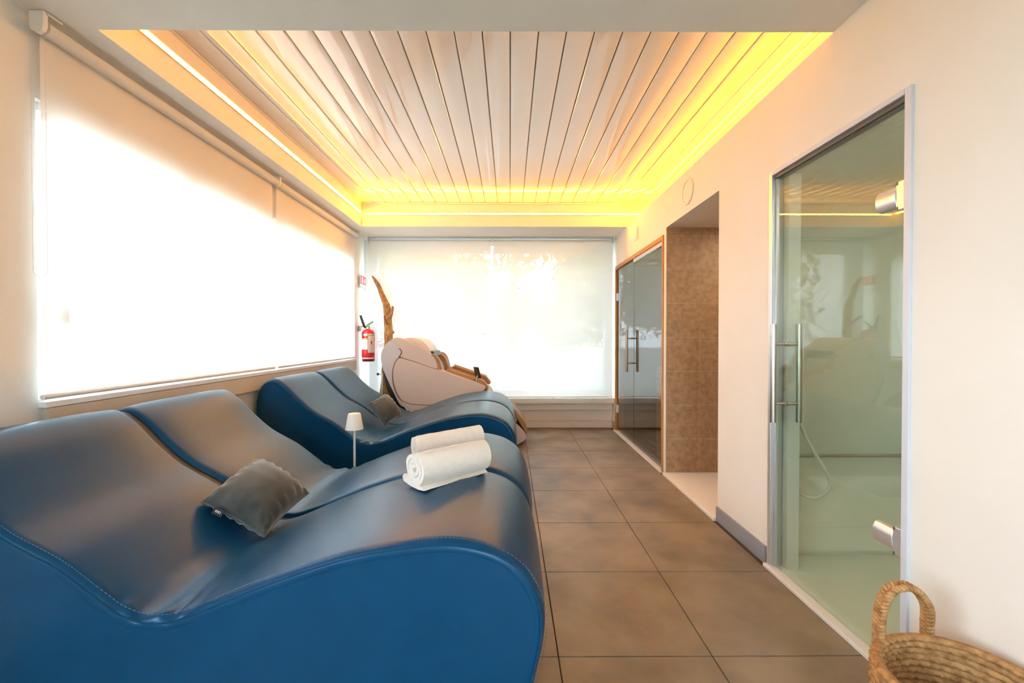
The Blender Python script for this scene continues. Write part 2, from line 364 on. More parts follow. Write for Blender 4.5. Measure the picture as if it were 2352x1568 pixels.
# ------------------------------------------------------------------ windows
def window(name, axis, a0, a1, z0, z1, pos, mull, fw=0.07, fd=0.07, handles=()):
    t = thing(name, (pos, (a0 + a1) / 2, z0) if axis == 'y' else ((a0 + a1) / 2, pos, z0), kind='structure')
    def bar(nm, b0, b1, c0, c1, m=M['upvc'], d=fd, bv=0.004):
        if axis == 'y': return box(nm, pos - d / 2, pos + d / 2, b0, b1, c0, c1, m, t, bevel=bv)
        return box(nm, b0, b1, pos - d / 2, pos + d / 2, c0, c1, m, t, bevel=bv)
    bar('window_frame', a0, a0 + fw, z0, z1); bar('window_frame', a1 - fw, a1, z0, z1)
    bar('window_frame', a0 + fw, a1 - fw, z1 - fw, z1); bar('window_frame', a0 + fw, a1 - fw, z0, z0 + fw)
    e = [a0 + fw] + list(mull) + [a1 - fw]
    for m_ in mull: bar('mullion', m_ - 0.035, m_ + 0.035, z0 + fw, z1 - fw)
    for i in range(len(e) - 1):
        p0 = e[i] + (0.035 if i else 0); p1 = e[i + 1] - (0.035 if i < len(e) - 2 else 0)
        bar('pane', p0, p1, z0 + fw, z1 - fw, M['glass_w'], 0.006, 0)
    for h, hz in handles:
        if axis == 'y':
            hh = box('window_handle', pos + fd / 2, pos + fd / 2 + 0.03, h - 0.035, h + 0.035, hz - 0.05, hz + 0.05, M['alu'], t, bevel=0.006)
    return t
window('window_1', 'y', WY0, 3.60, WZ0, WZ1, XL - 0.065, (2.65,), fw=0.035, handles=((1.90, 1.36),))
window('window_2', 'y', 3.60, WY1, WZ0, WZ1, XL - 0.065, (4.5,), fw=0.035, handles=((3.66, 1.36),))
window('window_fill_side', 'y', QY0, QY1, WZ0, WZ1, XL - 0.065, (-0.65,))  # added, out of view: daylight from the rear left
window('window_fill_rear', 'x', FX0, FX1, 0.1, 2.25, YN - 0.1, ())  # added, out of view: brightens surfaces that face the camera
window('window_3', 'x', BX0, BX1, BZ0, BZ1, YB + 0.12, (-0.238,), fw=0.085)
# sills
sl = thing('trim_2', (XL, 3.5, WZ0), kind='structure')
box('sill', XL - 0.03, XL + 0.035, WY0 + 0.0, 5.44, WZ0 - 0.035, WZ0 - 0.008, M['upvc'], sl, bevel=0.003)
box('apron', XL, XL + 0.03, WY0 + 0.015, 5.44, WZ0 - 0.150, WZ0 - 0.037, M['beige'], sl, bevel=0.003)
bs = thing('trim_3', (0, YB, 0), kind='structure')
box('sill', XL + 0.01, XR - 0.005, YB - 0.10, YB + 0.08, 0.350, 0.428, M['beige'], bs, bevel=0.005)
box('panel', XL + 0.01, XR - 0.015, YB - 0.055, YB, 0.257, 0.346, M['beige'], bs, bevel=0.003)
box('panel', XL + 0.01, XR - 0.015, YB - 0.02, YB, 0.115, 0.256, M['beige'], bs)
bb = thing('baseboard_back', (0, YB, 0), kind='structure')
box('board', XL + 0.01, XR - 0.012, YB - 0.036, YB - 0.0, 0.012, 0.098, M['beige'], bb, bevel=0.003)
box('lip', XL + 0.01, XR - 0.012, YB - 0.042, YB - 0.0, 0.100, 0.114, M['beige'], bb, bevel=0.003)
tag(box('baseboard_right', XR - 0.014, XR, DY1 + 0.04, NY0 - 0.001, 0.0, 0.098, M['base'], bevel=0.003), kind='structure')
tag(box('baseboard_corner', XR - 0.012, XR, SY1 + 0.03, YB - 0.045, 0.0, 0.11, M['base'], bevel=0.003), kind='structure')
tag(box('baseboard_near', XR - 0.014, XR, YN, DY0 - 0.04, 0.0, 0.098, M['base'], bevel=0.003), kind='structure')

# ------------------------------------------------------------------ roller blinds
def chain(parent, pts, r=0.0022):
    V, Fc = [], []; acc = 0; step = 0.0075
    P = [Vector(p) for p in pts]
    for i in range(len(P) - 1):
        seg = (P[i + 1] - P[i]).length; t = acc
        while t < seg:
            c = P[i].lerp(P[i + 1], t / seg); k = len(V)
            V += [c + Vector(d) * r for d in ((1, 0, 0), (-1, 0, 0), (0, 1, 0), (0, -1, 0), (0, 0, 1), (0, 0, -1))]
            Fc += [tuple(k + q for q in f) for f in ((0, 2, 4), (2, 1, 4), (1, 3, 4), (3, 0, 4), (2, 0, 5), (1, 2, 5), (3, 1, 5), (0, 3, 5))]
            t += step
        acc = t - seg
    o = mk('bead_chain', V, Fc, M['white'], parent, smooth=True)
    return tag(o, kind='stuff')
BXP = XL + 0.06
def side_blind(y0, y1, label, chain_y, zc, ends):
    t = thing('roller_blind', (BXP, (y0 + y1) / 2, 1.0), label, 'roller blind', 'roller blinds on the side window')
    zr = 2.528
    lathe('roller', [(0.0295, y0 + 0.01), (0.0295, y1 - 0.01)], (BXP, 0, zr), M['blind'], t, n=20, axis='y')
    V, Fc = [], []; N = 24; MZ = 30
    for j in range(MZ + 1):
        for i in range(N + 1):
            y = y0 + 0.02 + (y1 - y0 - 0.04) * i / N; z = 1.0 + (zr - 1.0) * j / MZ
            V.append((BXP - 0.0285 + 0.004 * (1 - j / MZ) + 0.002 * math.sin(i * 0.9) * (1 - j / MZ), y, z))
    for j in range(MZ):
        for i in range(N): a = j * (N + 1) + i; Fc.append((a, a + 1, a + N + 2, a + N + 1))
    mk('fabric', V, Fc, M['blind'], t, smooth=True)
    lathe('bottom_bar', [(0.011, y0 + 0.012), (0.011, y1 - 0.012)], (BXP - 0.024, 0, 0.998), M['white'], t, n=12, axis='y')
    for yb in ends:
        br = prism('bracket', [(BXP - 0.030, ZC - 0.003), (BXP - 0.030, zr - 0.005), (BXP - 0.022, zr - 0.026), (BXP, zr - 0.036), (BXP + 0.022, zr - 0.026), (BXP + 0.030, zr - 0.005), (BXP + 0.030, ZC - 0.003)], yb - 0.012, yb + 0.008, M['white'], t, bevel=0.003)
        tube('bracket_arm', [(BXP + 0.03, yb, ZC - 0.008), (BXP + 0.03, yb + 0.06, ZC - 0.008)], 0.006, M['white'], br)
    if chain_y is not None:
        pts = [(BXP - 0.03, chain_y, zr - 0.03)] + [(BXP - 0.03, chain_y, zr + (zc + 0.03 - zr) * i / 10) for i in range(1, 11)]
        pts += [(BXP - 0.03 + 0.03 * (1 - math.cos(PI * i / 8)), chain_y, zc + 0.03 - 0.035 * math.sin(PI * i / 8)) for i in range(1, 8)]
        pts += [(BXP + 0.03, chain_y, zc + 0.03), (BXP + 0.03, chain_y, zr - 0.03)]
        chain(t, pts)
side_blind(1.773, 3.545, 'wide white roller blind nearest the camera on the side window', 1.760, 1.50, (1.765,))
side_blind(3.562, 5.385, 'white roller blind on the side window, beside the fire extinguisher', 5.40, 1.32, (3.552, 5.392))
YBP = YB - 0.11
def back_blind(x0, x1, label):
    t = thing('roller_blind', ((x0 + x1) / 2, YBP, 0.44), label, 'roller blind', 'roller blinds on the far window')
    zr = ZC - 0.05
    box('head_rail', x0, x1, YBP - 0.035, YBP + 0.03, ZC - 0.014, ZC, M['alu'], t, bevel=0.002)
    lathe('roller', [(0.024, x0 + 0.012), (0.024, x1 - 0.012)], (0, YBP, zr), M['blind_b'], t, n=18, axis='x')
    V, Fc = [], []; N = 30; MZ = 30
    for j in range(MZ + 1):
        for i in range(N + 1):
            x = x0 + 0.012 + (x1 - x0 - 0.024) * i / N; z = 0.45 + (zr - 0.45) * j / MZ
            V.append((x, YBP - 0.023 + 0.004 * (1 - j / MZ) + 0.002 * math.sin(i * 0.7 + 1) * (1 - j / MZ), z))
    for j in range(MZ):
        for i in range(N): a = j * (N + 1) + i; Fc.append((a, a + 1, a + N + 2, a + N + 1))
    mk('fabric', V, Fc, M['blind_b'], t, smooth=True)
    lathe('bottom_bar', [(0.010, x0 + 0.012), (0.010, x1 - 0.012)], (0, YBP - 0.02, 0.445), M['white'], t, n=12, axis='x')
    for xx in (x0 + 0.004, x1 - 0.004): box('bracket', xx - 0.004, xx + 0.004, YBP - 0.03, YBP + 0.03, zr - 0.03, ZC - 0.012, M['alu'], t, bevel=0.002)
    for q in range(3):
        xx = x0 + 0.1 + (x1 - x0 - 0.2) * q / 2
        lathe('bar_clip', [(0.004, 0), (0.012, 0.001), (0.012, 0.006), (0.004, 0.009)], (xx, YBP - 0.03, 0.428), M['paper'], t, n=12)
back_blind(-1.90, -0.245, 'white roller blind on the far window behind the massage chair')
back_blind(-0.232, 1.392, 'white roller blind on the far window, next to the sauna')

# ------------------------------------------------------------------ outside
tag(box('ground', -30, 30, -30, 45, -0.35, -0.30, M['ground']), kind='structure')
tag(box('wall_parapet', -6, 9, 8.0, 8.2, -0.3, 1.05, M['upvc'], bevel=0.01), kind='structure')
scn = thing('slat_screen', (-3.0, 3.8, -0.3), 'white upright slat screen outside the side window, dim through the blinds', 'screen')
box('rail', -3.03, -2.99, 1.0, 6.3, 0.70, 0.78, M['upvc'], scn); box('rail', -3.03, -2.99, 1.0, 6.3, 2.75, 2.83, M['upvc'], scn)
for i in range(20):
    box('slat', -2.99, -2.965, 1.1 + i * 0.26, 1.1 + i * 0.26 + 0.13, -0.3, 2.9, M['upvc'], scn)
def tree(x, y, h, r, seed, label, nl=6000, hw=1.28):
    random.seed(seed); t = thing('tree', (x, y, -0.3), label, 'tree', 'trees beyond the far window')
    top = Vector((x + random.uniform(-.3, .3), y, h * 0.75))
    tube('trunk', spline([(x, y, -0.3), (x + 0.1, y + 0.05, h * 0.3), top], 5), [0.16 - 0.012 * i for i in range(11)], M['bark'], t)
    for q in range(5):
        a = q * 1.3 + seed; st = Vector((x + 0.08, y, h * (0.3 + 0.07 * q)))
        tube('branch', spline([st, st + Vector((math.cos(a) * r * .5, math.sin(a) * r * .5, .4)), st + Vector((math.cos(a) * r * .9, math.sin(a) * r * .9, 0.9))], 3), [0.05, .045, .04, .035, .03, .025, .02], M['bark'], t, n=6)
    V, Fc = [], []
    cl = [Vector((x + random.uniform(-hw, hw), y + random.gauss(0, r * .4), h * 0.52 + random.gauss(0, h * .24))) for _ in range(44)]
    for _ in range(nl):
        c = random.choice(cl) + Vector((random.gauss(0, .32), random.gauss(0, .32), random.gauss(0, .28)))
        c.x = max(x - hw, min(x + hw, c.x)); c.y = max(y - 1.3, min(y + 1.3, c.y))
        u = Vector((random.gauss(0, 1), random.gauss(0, 1), random.gauss(0, 1))).normalized(); v = u.orthogonal().normalized(); s = random.uniform(.07, .17)
        k = len(V); V += [c - u * s, c + v * s * .5, c + u * s, c - v * s * .5]; Fc.append((k, k + 1, k + 2, k + 3))
    f = mk('foliage', V, Fc, M['leaf'], t); f['kind'] = 'stuff'
tree(-2.7, 10.3, 5.2, 0.95, 1, 'leafy tree beyond the far window, leftmost, dim through the blind')
tree(0.0, 13.4, 6.4, 1.2, 2, 'leafy tree beyond the middle of the far window, dim through the blinds', nl=9000, hw=2.6)
tree(2.5, 10.3, 5.0, 0.95, 3, 'leafy tree beyond the far window, rightmost, behind the sauna side')

# ------------------------------------------------------------------ rooms behind the right wall
tag(boxes('wall_rooms', [(3.3, 3.4, 0.6, YB, 0, 2.6), (XR2, 3.3, 0.6, 0.7, 0, ZC), (XR2, 3.3, SY1 + 0.02, SY1 + 0.1, 0, ZC)], M['plaster']), kind='structure')
# shower niche
nw = box('wall_niche_far', XR + 0.002, 2.62, NY1 + 0.0018, SY0 - 0.008, 0, NZ, M['wgrout']); tag(nw, kind='structure')
zr = [0.02, 0.325, 0.632, 0.940, 1.248, 1.556, 1.864, 2.172, NZ]
xr_ = [XR + 0.003, 1.724, 2.33, 2.618]
for i in range(len(zr) - 1):
    for j in range(3):
        box('tile', xr_[j] + 0.0012, xr_[j + 1] - 0.0012, NY1, NY1 + 0.003, zr[i] + 0.0012, zr[i + 1] - 0.0012, M['wtile'], nw, bevel=0.001, seg=1)
nb = box('wall_niche_back', 2.608, 2.68, NY0, NY1, 0, NZ, M['wgrout']); tag(nb, kind='structure')
for i in range(len(zr) - 1):
    for j in range(2):
        y0 = NY0 + (NY1 - NY0) * j / 2
        box('tile', 2.60, 2.607, y0 + 0.0012, y0 + (NY1 - NY0) / 2 - 0.0012, zr[i] + 0.0012, zr[i + 1] - 0.0012, M['wtile'], nb, bevel=0.001, seg=1)
nn = box('wall_niche_near', XR2, 2.62, NY0 - 0.05, NY0 - 0.0, 0, NZ, M['wtile']); tag(nn, kind='structure')
tag(box('ceiling_niche', XR2, 2.65, NY0, NY1, NZ, NZ + 0.05, M['ceil']), kind='structure')
tag(box('floor_niche', 1.388, 2.60, NY0, NY1, -0.02, 0.018, M['tray'], bevel=0.004), kind='structure')
# sauna
tag(boxes('wall_sauna', [(3.0, 3.05, SY0, SY1, 0, SZ + .02), (XR2, 3.0, SY1 - 0.02, SY1 + 0.02, 0, SZ + .02), (XR2, 3.0, SY0 - 0.006, SY0 + 0.03, 0, SZ + .02)], M['sauna']), kind='structure')
tag(box('ceiling_sauna', XR2, 3.0, SY0, SY1, SZ, SZ + 0.05, M['sauna']), kind='structure')
sf = box('floor_sauna', XR2, 3.0, SY0, SY1, -0.02, 0.0, M['grout']); tag(sf, kind='structure')
for i in range(16): box('board', XR2 + 0.005 + i * 0.092, XR2 + 0.085 + i * 0.092, SY0 + 0.035, SY1 - 0.025, 0.0, 0.02, M['sauna'], sf)
fr = thing('trim_4', (XR, 4.8, 0), kind='structure')
box('frame_post', XR - 0.012, XR2, SY1 - 0.045, SY1, 0, SZ, M['wood'], fr, bevel=0.003)
box('frame_post', XR - 0.012, XR2, SY0, SY0 + 0.030, 0, SZ, M['wood'], fr, bevel=0.003)
box('frame_head', XR - 0.012, XR2, SY0 + 0.030, SY1 - 0.045, SZ - 0.045, SZ, M['wood'], fr, bevel=0.003)
tag(box('trim_5', 1.388, XR2, SY0, SY1, -0.02, 0.012, M['tray'], bevel=0.003), kind='structure')
GX = XR + 0.010
d1 = thing('door_1', (GX, 5.25, 0.02), kind='structure')
box('pane', GX, GX + 0.008, 4.885, SY1 - 0.05, 0.02, SZ - 0.055, M['glass_s'], d1)
for zz in (0.30, 1.78): box('hinge', GX - 0.014, GX + 0.022, SY1 - 0.085, SY1 - 0.046, zz - 0.05, zz + 0.05, M['alu'], d1, bevel=0.003)
def handle(parent, y, xg, z0, z1, conn, r=0.0125, off=0.066, m=M['steel']):
    for s in (-1, 1):
        xb = xg + 0.004 + s * off
        b = lathe('handle_bar', [(r, z0), (r, z1)], (xb, y, 0), m, parent, n=18)
        for zc in conn:
            tube('stud', [(xg + 0.004 + s * 0.005, y, zc), (xb, y, zc)], 0.007, m, b, n=10)
            lathe('collar', [(0.011, s * 0.004), (0.011, s * 0.014)], (xg + 0.004, y, zc), m, b, n=14, axis='x')
M['bronze'] = mat('bronze', (0.30, 0.20, 0.13, 1), 0.32, metal=1, var=0.1)
handle(d1, 4.955, GX, 0.845, 1.335, (0.945, 1.235), r=0.015, m=M['bronze'])
w5 = thing('window_5', (GX, 4.4, 0.02), kind='structure')
box('pane', GX, GX + 0.008, SY0 + 0.032, 4.875, 0.02, SZ - 0.047, M['glass_s'], w5)
box('top_channel', GX - 0.012, GX + 0.02, SY0 + 0.032, 4.875, SZ - 0.085, SZ - 0.046, M['alu'], w5, bevel=0.002)
box('side_channel', GX - 0.008, GX + 0.016, SY0 + 0.030, SY0 + 0.044, 0.02, SZ - 0.086, M['alu'], w5, bevel=0.002)
bn = thing('sauna_bench', (1.9, 4.08, 0.02), 'pale wooden slatted bench just inside the sauna glass', 'bench')
for i in range(12):
    box('slat', 1.475, 1.50, 3.96, 4.27, 0.06 + i * 0.0715, 0.06 + i * 0.0715 + 0.062, M['pine'], bn, bevel=0.003)
    if i % 2 == 0: box('slat', 1.50, 2.95, 4.25, 4.27, 0.06 + i * 0.0715, 0.06 + i * 0.0715 + 0.062, M['pine'], bn, bevel=0.003)
for i in range(3): box('seat_board', 1.475, 2.95, 3.955 + i * 0.106, 3.955 + i * 0.106 + 0.098, 0.92, 0.945, M['pine'], bn, bevel=0.003)
for xx in (1.52, 2.9):
    box('leg', xx, xx + 0.04, 3.98, 4.02, 0.02, 0.92, M['pine'], bn); box('leg', xx, xx + 0.04, 4.135, 4.175, 0.02, 0.92, M['pine'], bn)
# steam room
SRX, SRY0, SRY1 = 2.75, 0.9, 2.80
tag(boxes('wall_steam', [(SRX, SRX + 0.05, SRY0, SRY1, 0, 2.3), (XR2, SRX, SRY1, SRY1 + 0.04, 0, 2.3), (XR2, SRX, SRY0 - 0.04, SRY0, 0, 2.3)], M['steam']), kind='structure')
tag(box('ceiling_steam', XR2, SRX, SRY0, SRY1, 2.25, 2.30, M['steam']), kind='structure')
tag(box('floor_steam', XR2 - 0.06, SRX, SRY0, SRY1, -0.02, 0.016, M['steam']), kind='structure')
sb = thing('steam_bench', (2.1, 2.6, 0.016), 'smooth white moulded bench along the end of the steam room', 'bench')
prof = [(2.365, 0.05), (2.365, 0.395), (2.372, 0.43), (2.39, 0.452), (2.42, 0.46), (2.79, 0.46), (2.79, 0.05)]
V = [(XR2 + 0.01, y, z) for y, z in prof] + [(SRX - 0.005, y, z) for y, z in prof]; n = len(prof)
autosmooth(mk('seat', V, [tuple(range(n)), tuple(range(2 * n - 1, n - 1, -1))] + [(i, i + n, (i + 1) % n + n, (i + 1) % n) for i in range(n)], M['steam'], sb), 40)
box('plinth', XR2 + 0.01, SRX - 0.005, 2.39, 2.79, 0.016, 0.05, M['steam'], sb)
box('backrest_seal', XR2 + 0.01, SRX - 0.005, 2.785, 2.797, 0.462, 0.475, M['beige'], sb)
box('panel_seam', XR2 + 0.01, SRX - 0.005, 2.361, 2.366, 0.185, 0.187, M['white'], sb)
# added unseen ceiling lights that brighten the niche and the steam room
M['lamp'] = emis('niche_fill_glow', (1.0, 0.86, 0.66, 1), 62.0); M['lamp2'] = emis('steam_fill_glow', (1.0, 0.93, 0.80, 1), 42.0)
def fill_light(x, y, z, label, m):
    t = thing('fill_light', (x, y, z - 0.02), label, 'fill light', 'added fill lights of the wet rooms')
    lathe('rim', [(0.09, -0.006), (0.105, -0.006), (0.107, 0.0), (0.09, 0.0)], (x, y, z), M['alu'], t, n=28, ring=True)
    lathe('lens', [(0.001, -0.003), (0.089, -0.003), (0.089, 0.0), (0.001, 0.0)], (x, y, z), m, t, n=28)
fill_light(2.15, 3.25, NZ, 'added round fill light in the ceiling of the shower niche, out of view', M['lamp'])
fill_light(2.25, 1.25, 2.25, 'added round fill light in the ceiling of the steam room, out of view', M['lamp2'])
# steam room door
fr2 = thing('trim_6', (XR, 1.9, 0), kind='structure')
box('frame_post', XR - 0.010, XR2 - 0.02, DY1 - 0.002, DY1 + 0.024, 0, DZ + 0.02, M['alu'], fr2, bevel=0.002)
box('frame_post', XR - 0.010, XR2 - 0.02, DY0 - 0.024, DY0 + 0.002, 0, DZ + 0.02, M['paintgrey'], fr2, bevel=0.002)
box('frame_head', XR - 0.010, XR2 - 0.02, DY0 + 0.002, DY1 - 0.002, DZ - 0.002, DZ + 0.02, M['paintgrey'], fr2, bevel=0.002)
box('gasket', XR + 0.004, XR + 0.05, DY0 + 0.003, DY1 - 0.003, DZ - 0.020, DZ - 0.003, M['gasket'], fr2)
box('inner_jamb', XR + 0.055, XR2 + 0.02, DY1 - 0.045, DY1 - 0.003, 0.0, DZ - 0.003, M['white'], fr2, bevel=0.002)
tag(box('trim_7', 1.388, XR + 0.05, DY0 - 0.03, DY1 + 0.03, -0.02, 0.014, M['tray'], bevel=0.003), kind='structure')
DX = XR + 0.012
d2 = thing('door_2', (DX, 1.9, 0.02), kind='structure')
box('pane', DX, DX + 0.010, DY0 + 0.012, DY1 - 0.012, 0.018, DZ - 0.022, M['glass_g'], d2)
box('edge_seal', DX - 0.001, DX + 0.012, DY1 - 0.013, DY1 - 0.004, 0.018, DZ - 0.022, M['alu'], d2)
handle(d2, 2.195, DX, 0.808, 1.317, (0.905, 1.213), r=0.0145, off=0.068)
for zz in (0.505, 1.762):
    h = prism('hinge', [(DX - 0.002, zz - 0.042), (DX - 0.016, zz - 0.037), (DX - 0.026, zz - 0.018), (DX - 0.028, zz), (DX - 0.026, zz + 0.018), (DX - 0.016, zz + 0.037), (DX - 0.002, zz + 0.042)], DY0 + 0.032, DY0 + 0.115, M['alu'], d2, bevel=0.002)
    pl = box('hinge_plate', DX - 0.022, DX + 0.006, DY0 + 0.0, DY0 + 0.033, zz - 0.052, zz + 0.052, M['alu'], h, bevel=0.003)
    for dz in (-0.045, 0.045): box('slot', DX - 0.0235, DX - 0.02, DY0 + 0.024, DY0 + 0.030, zz + dz - 0.006, zz + dz + 0.006, M['gasket'], h)
# hose inside the steam room
hp = [at(1800, 880, 2.34), at(1838, 975, 2.33), at(1872, 1040, 2.32), at(1905, 1100, 2.31), at(1898, 1128, 2.31), at(1868, 1143, 2.32), at(1835, 1130, 2.33), at(1808, 1098, 2.345), at(1798, 1070, 2.36)]
hz = thing('shower_hose', hp[0], 'white shower hose hanging in a loop behind the steam room door', 'hose')
hb = tube('hose', spline(hp, 8), 0.0095, M['hose'], hz, n=12)
lathe('connector', [(0.013, -0.02), (0.013, 0.02)], hp[0], M['steel'], hz, n=14)
lathe('connector', [(0.013, -0.02), (0.013, 0.02)], hp[-1], M['steel'], hz, n=14)
# small fittings on the right wall
vp = atx(1580, 440, XR)
vt = thing('air_vent', (XR, vp.y, vp.z - 0.105), 'round white air vent in the wall above the shower niche', 'vent')
lathe('rim', [(0.085, -0.001), (0.103, -0.001), (0.105, -0.006), (0.100, -0.011), (0.088, -0.009), (0.085, -0.003)], (XR, vp.y, vp.z), M['plaster'], vt, n=40, axis='x', ring=True)
lathe('disc', [(0.001, -0.004), (0.084, -0.004), (0.084, -0.001), (0.001, -0.001)], (XR, vp.y, vp.z), M['plaster'], vt, n=40, axis='x')
pp = atx(1462, 537, XR)
pt = thing('blank_plate', (XR, pp.y, pp.z - 0.07), 'square white plate on the wall above the sauna front', 'wall plate')
box('plate', XR - 0.010, XR, pp.y - 0.07, pp.y + 0.07, pp.z - 0.07, pp.z + 0.07, M['white'], pt, bevel=0.003)
box('cover', XR - 0.014, XR - 0.010, pp.y - 0.055, pp.y + 0.055, pp.z - 0.055, pp.z + 0.055, M['white'], pt, bevel=0.002)

# ------------------------------------------------------------------ double wave loungers
PROF = [(-1.80, 0.0), (-1.835, .12), (-1.885, .40), (-1.912, .66), (-1.902, .80), (-1.855, .895), (-1.76, .940), (-1.66, .885), (-1.55, .775), (-1.45, .692),
        (-1.30, .608), (-1.19, .525), (-1.11, .468), (-1.02, .448), (-.92, .473), (-.72, .555), (-.47, .635), (-.22, .672), (-.07, .655), (.03, .605), (.088, .53),
        (.115, .44), (.110, .35), (.088, .25), (.055, .1), (.035, 0.0)]
PS = sp2(PROF, 7)
def normals2(ps):
    out = []
    for i in range(len(ps)):
        a = ps[max(i - 1, 0)]; b = ps[min(i + 1, len(ps) - 1)]; t = Vector((b[0] - a[0], b[1] - a[1])).normalized(); out.append((-t.y, t.x))
    return out
PN = normals2(PS)
def top_z(x):
    best = 0
    for i in range(len(PS) - 1):
        a, b = PS[i], PS[i + 1]
        if (a[0] - x) * (b[0] - x) <= 0 and a[0] != b[0]:
            best = max(best, a[1] + (b[1] - a[1]) * (x - a[0]) / (b[0] - a[0]))
    return best
def lounger(dx, y0, y1, label, seed):
    t = thing('wave_lounger', (dx - 0.9, (y0 + y1) / 2, 0), label, 'lounger', 'blue double wave loungers')
    off = lambda i, d: (dx + PS[i][0] + PN[i][0] * d, PS[i][1] + PN[i][1] * d)
    # inner body that shows in the groove and closes the ends
    core = [off(i, -0.030) for i in range(len(PS))]; core = [(x, max(z, 0.0)) for x, z in core]
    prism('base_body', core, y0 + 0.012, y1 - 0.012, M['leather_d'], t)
    wd = (y1 - y0 - 0.034) / 2
    for h in (0, 1):
        ya = y0 if h == 0 else y1 - wd
        vs = [0, .003, .008, .015, .024, .034, .05, .08, .12, .18, .26]; vs = vs + [wd / 2] + [wd - q for q in reversed(vs)]
        V, Fc = [], []; nv = len(vs) + 2
        for i in range(len(PS)):
            x0_ = PS[i][0]
            row = [(-0.045, vs[0] + 0.002)]
            for v in vs:
                outer = (v < wd / 2) if h == 0 else (v > wd / 2)
                e = min(v, wd - v); r = 0.024
                drop = r - math.sqrt(max(r * r - (r - e) ** 2, 0)) if e < r else 0
                drop += 0.010 * (2 * v / wd - 1) ** 4 + 0.004
                if outer and 0.011 < e < 0.02: drop += 0.002
                wr = 0
                if outer:
                    g = math.exp(-((x0_ + 1.02) / 0.11) ** 2) * math.exp(-max(e - 0.015, 0) / 0.09) * (1 if e > 0.004 else 0.3)
                    wr = g * 0.010 * (math.sin(x0_ * 85 + seed + 6 * noise.noise(Vector((x0_ * 9, e * 6, seed)))))
                wr += 0.003 * noise.noise(Vector((x0_ * 3, (ya + v) * 3, seed)))
                row.append((-drop + wr, v))
            row.append((-0.045, vs[-1] - 0.002))
            for d, v in row:
                p = off(i, d); V.append((p[0], ya + v, max(p[1], 0.0)))
        for i in range(len(PS) - 1):
            for j in range(nv - 1): a = i * nv + j; Fc.append((a, a + 1, a + nv + 1, a + nv))
        o = mk('cushion', V, Fc, M['leather'], t, smooth=True)
    for s, yy in ((1, y0), (-1, y1)):
        sd = [off(i, -0.026) for i in range(len(PS))]; sd = [(x, max(z, 0.0)) for x, z in sd]
        sp_ = prism('side_panel', sd, yy + s * 0.003, yy + s * 0.02, M['leather'], t)
        for pth, nm, rr, mm, yo in ((-0.0245, 'piping', 0.0032, M['leather'], 0.003),):
            tube(nm, [Vector((off(i, pth)[0], yy + s * yo, max(off(i, pth)[1], 0.002))) for i in range(len(PS))], rr, mm, sp_, n=6)
    # stitch dashes along the near rim
    V, Fc = [], []
    pts = [Vector((off(i, -0.0075)[0], y0 + 0.016, off(i, -0.0075)[1])) for i in range(4, len(PS) - 4)]
    L = 0; acc = 0
    for i in range(len(pts) - 1):
        seg = (pts[i + 1] - pts[i]); l = seg.length; s = 0.0
        k = max(1, int(l / 0.009))
        for q in range(k):
            a = pts[i] + seg * ((q + 0.15) / k); b = pts[i] + seg * ((q + 0.75) / k)
            v, f = tubegeo([a, b], 0.0009, 4, k=len(V)); V += v; Fc += f
    so = mk('stitching', V, Fc, M['thread'], t); so['kind'] = 'stuff'
    return t
lounger(0.0, 1.22, 2.64, 'large blue leather double wave lounger in the foreground', 1.0)
lounger(-0.055, 3.27, 4.69, 'blue leather double wave lounger farther back, beside the massage chair', 4.0)

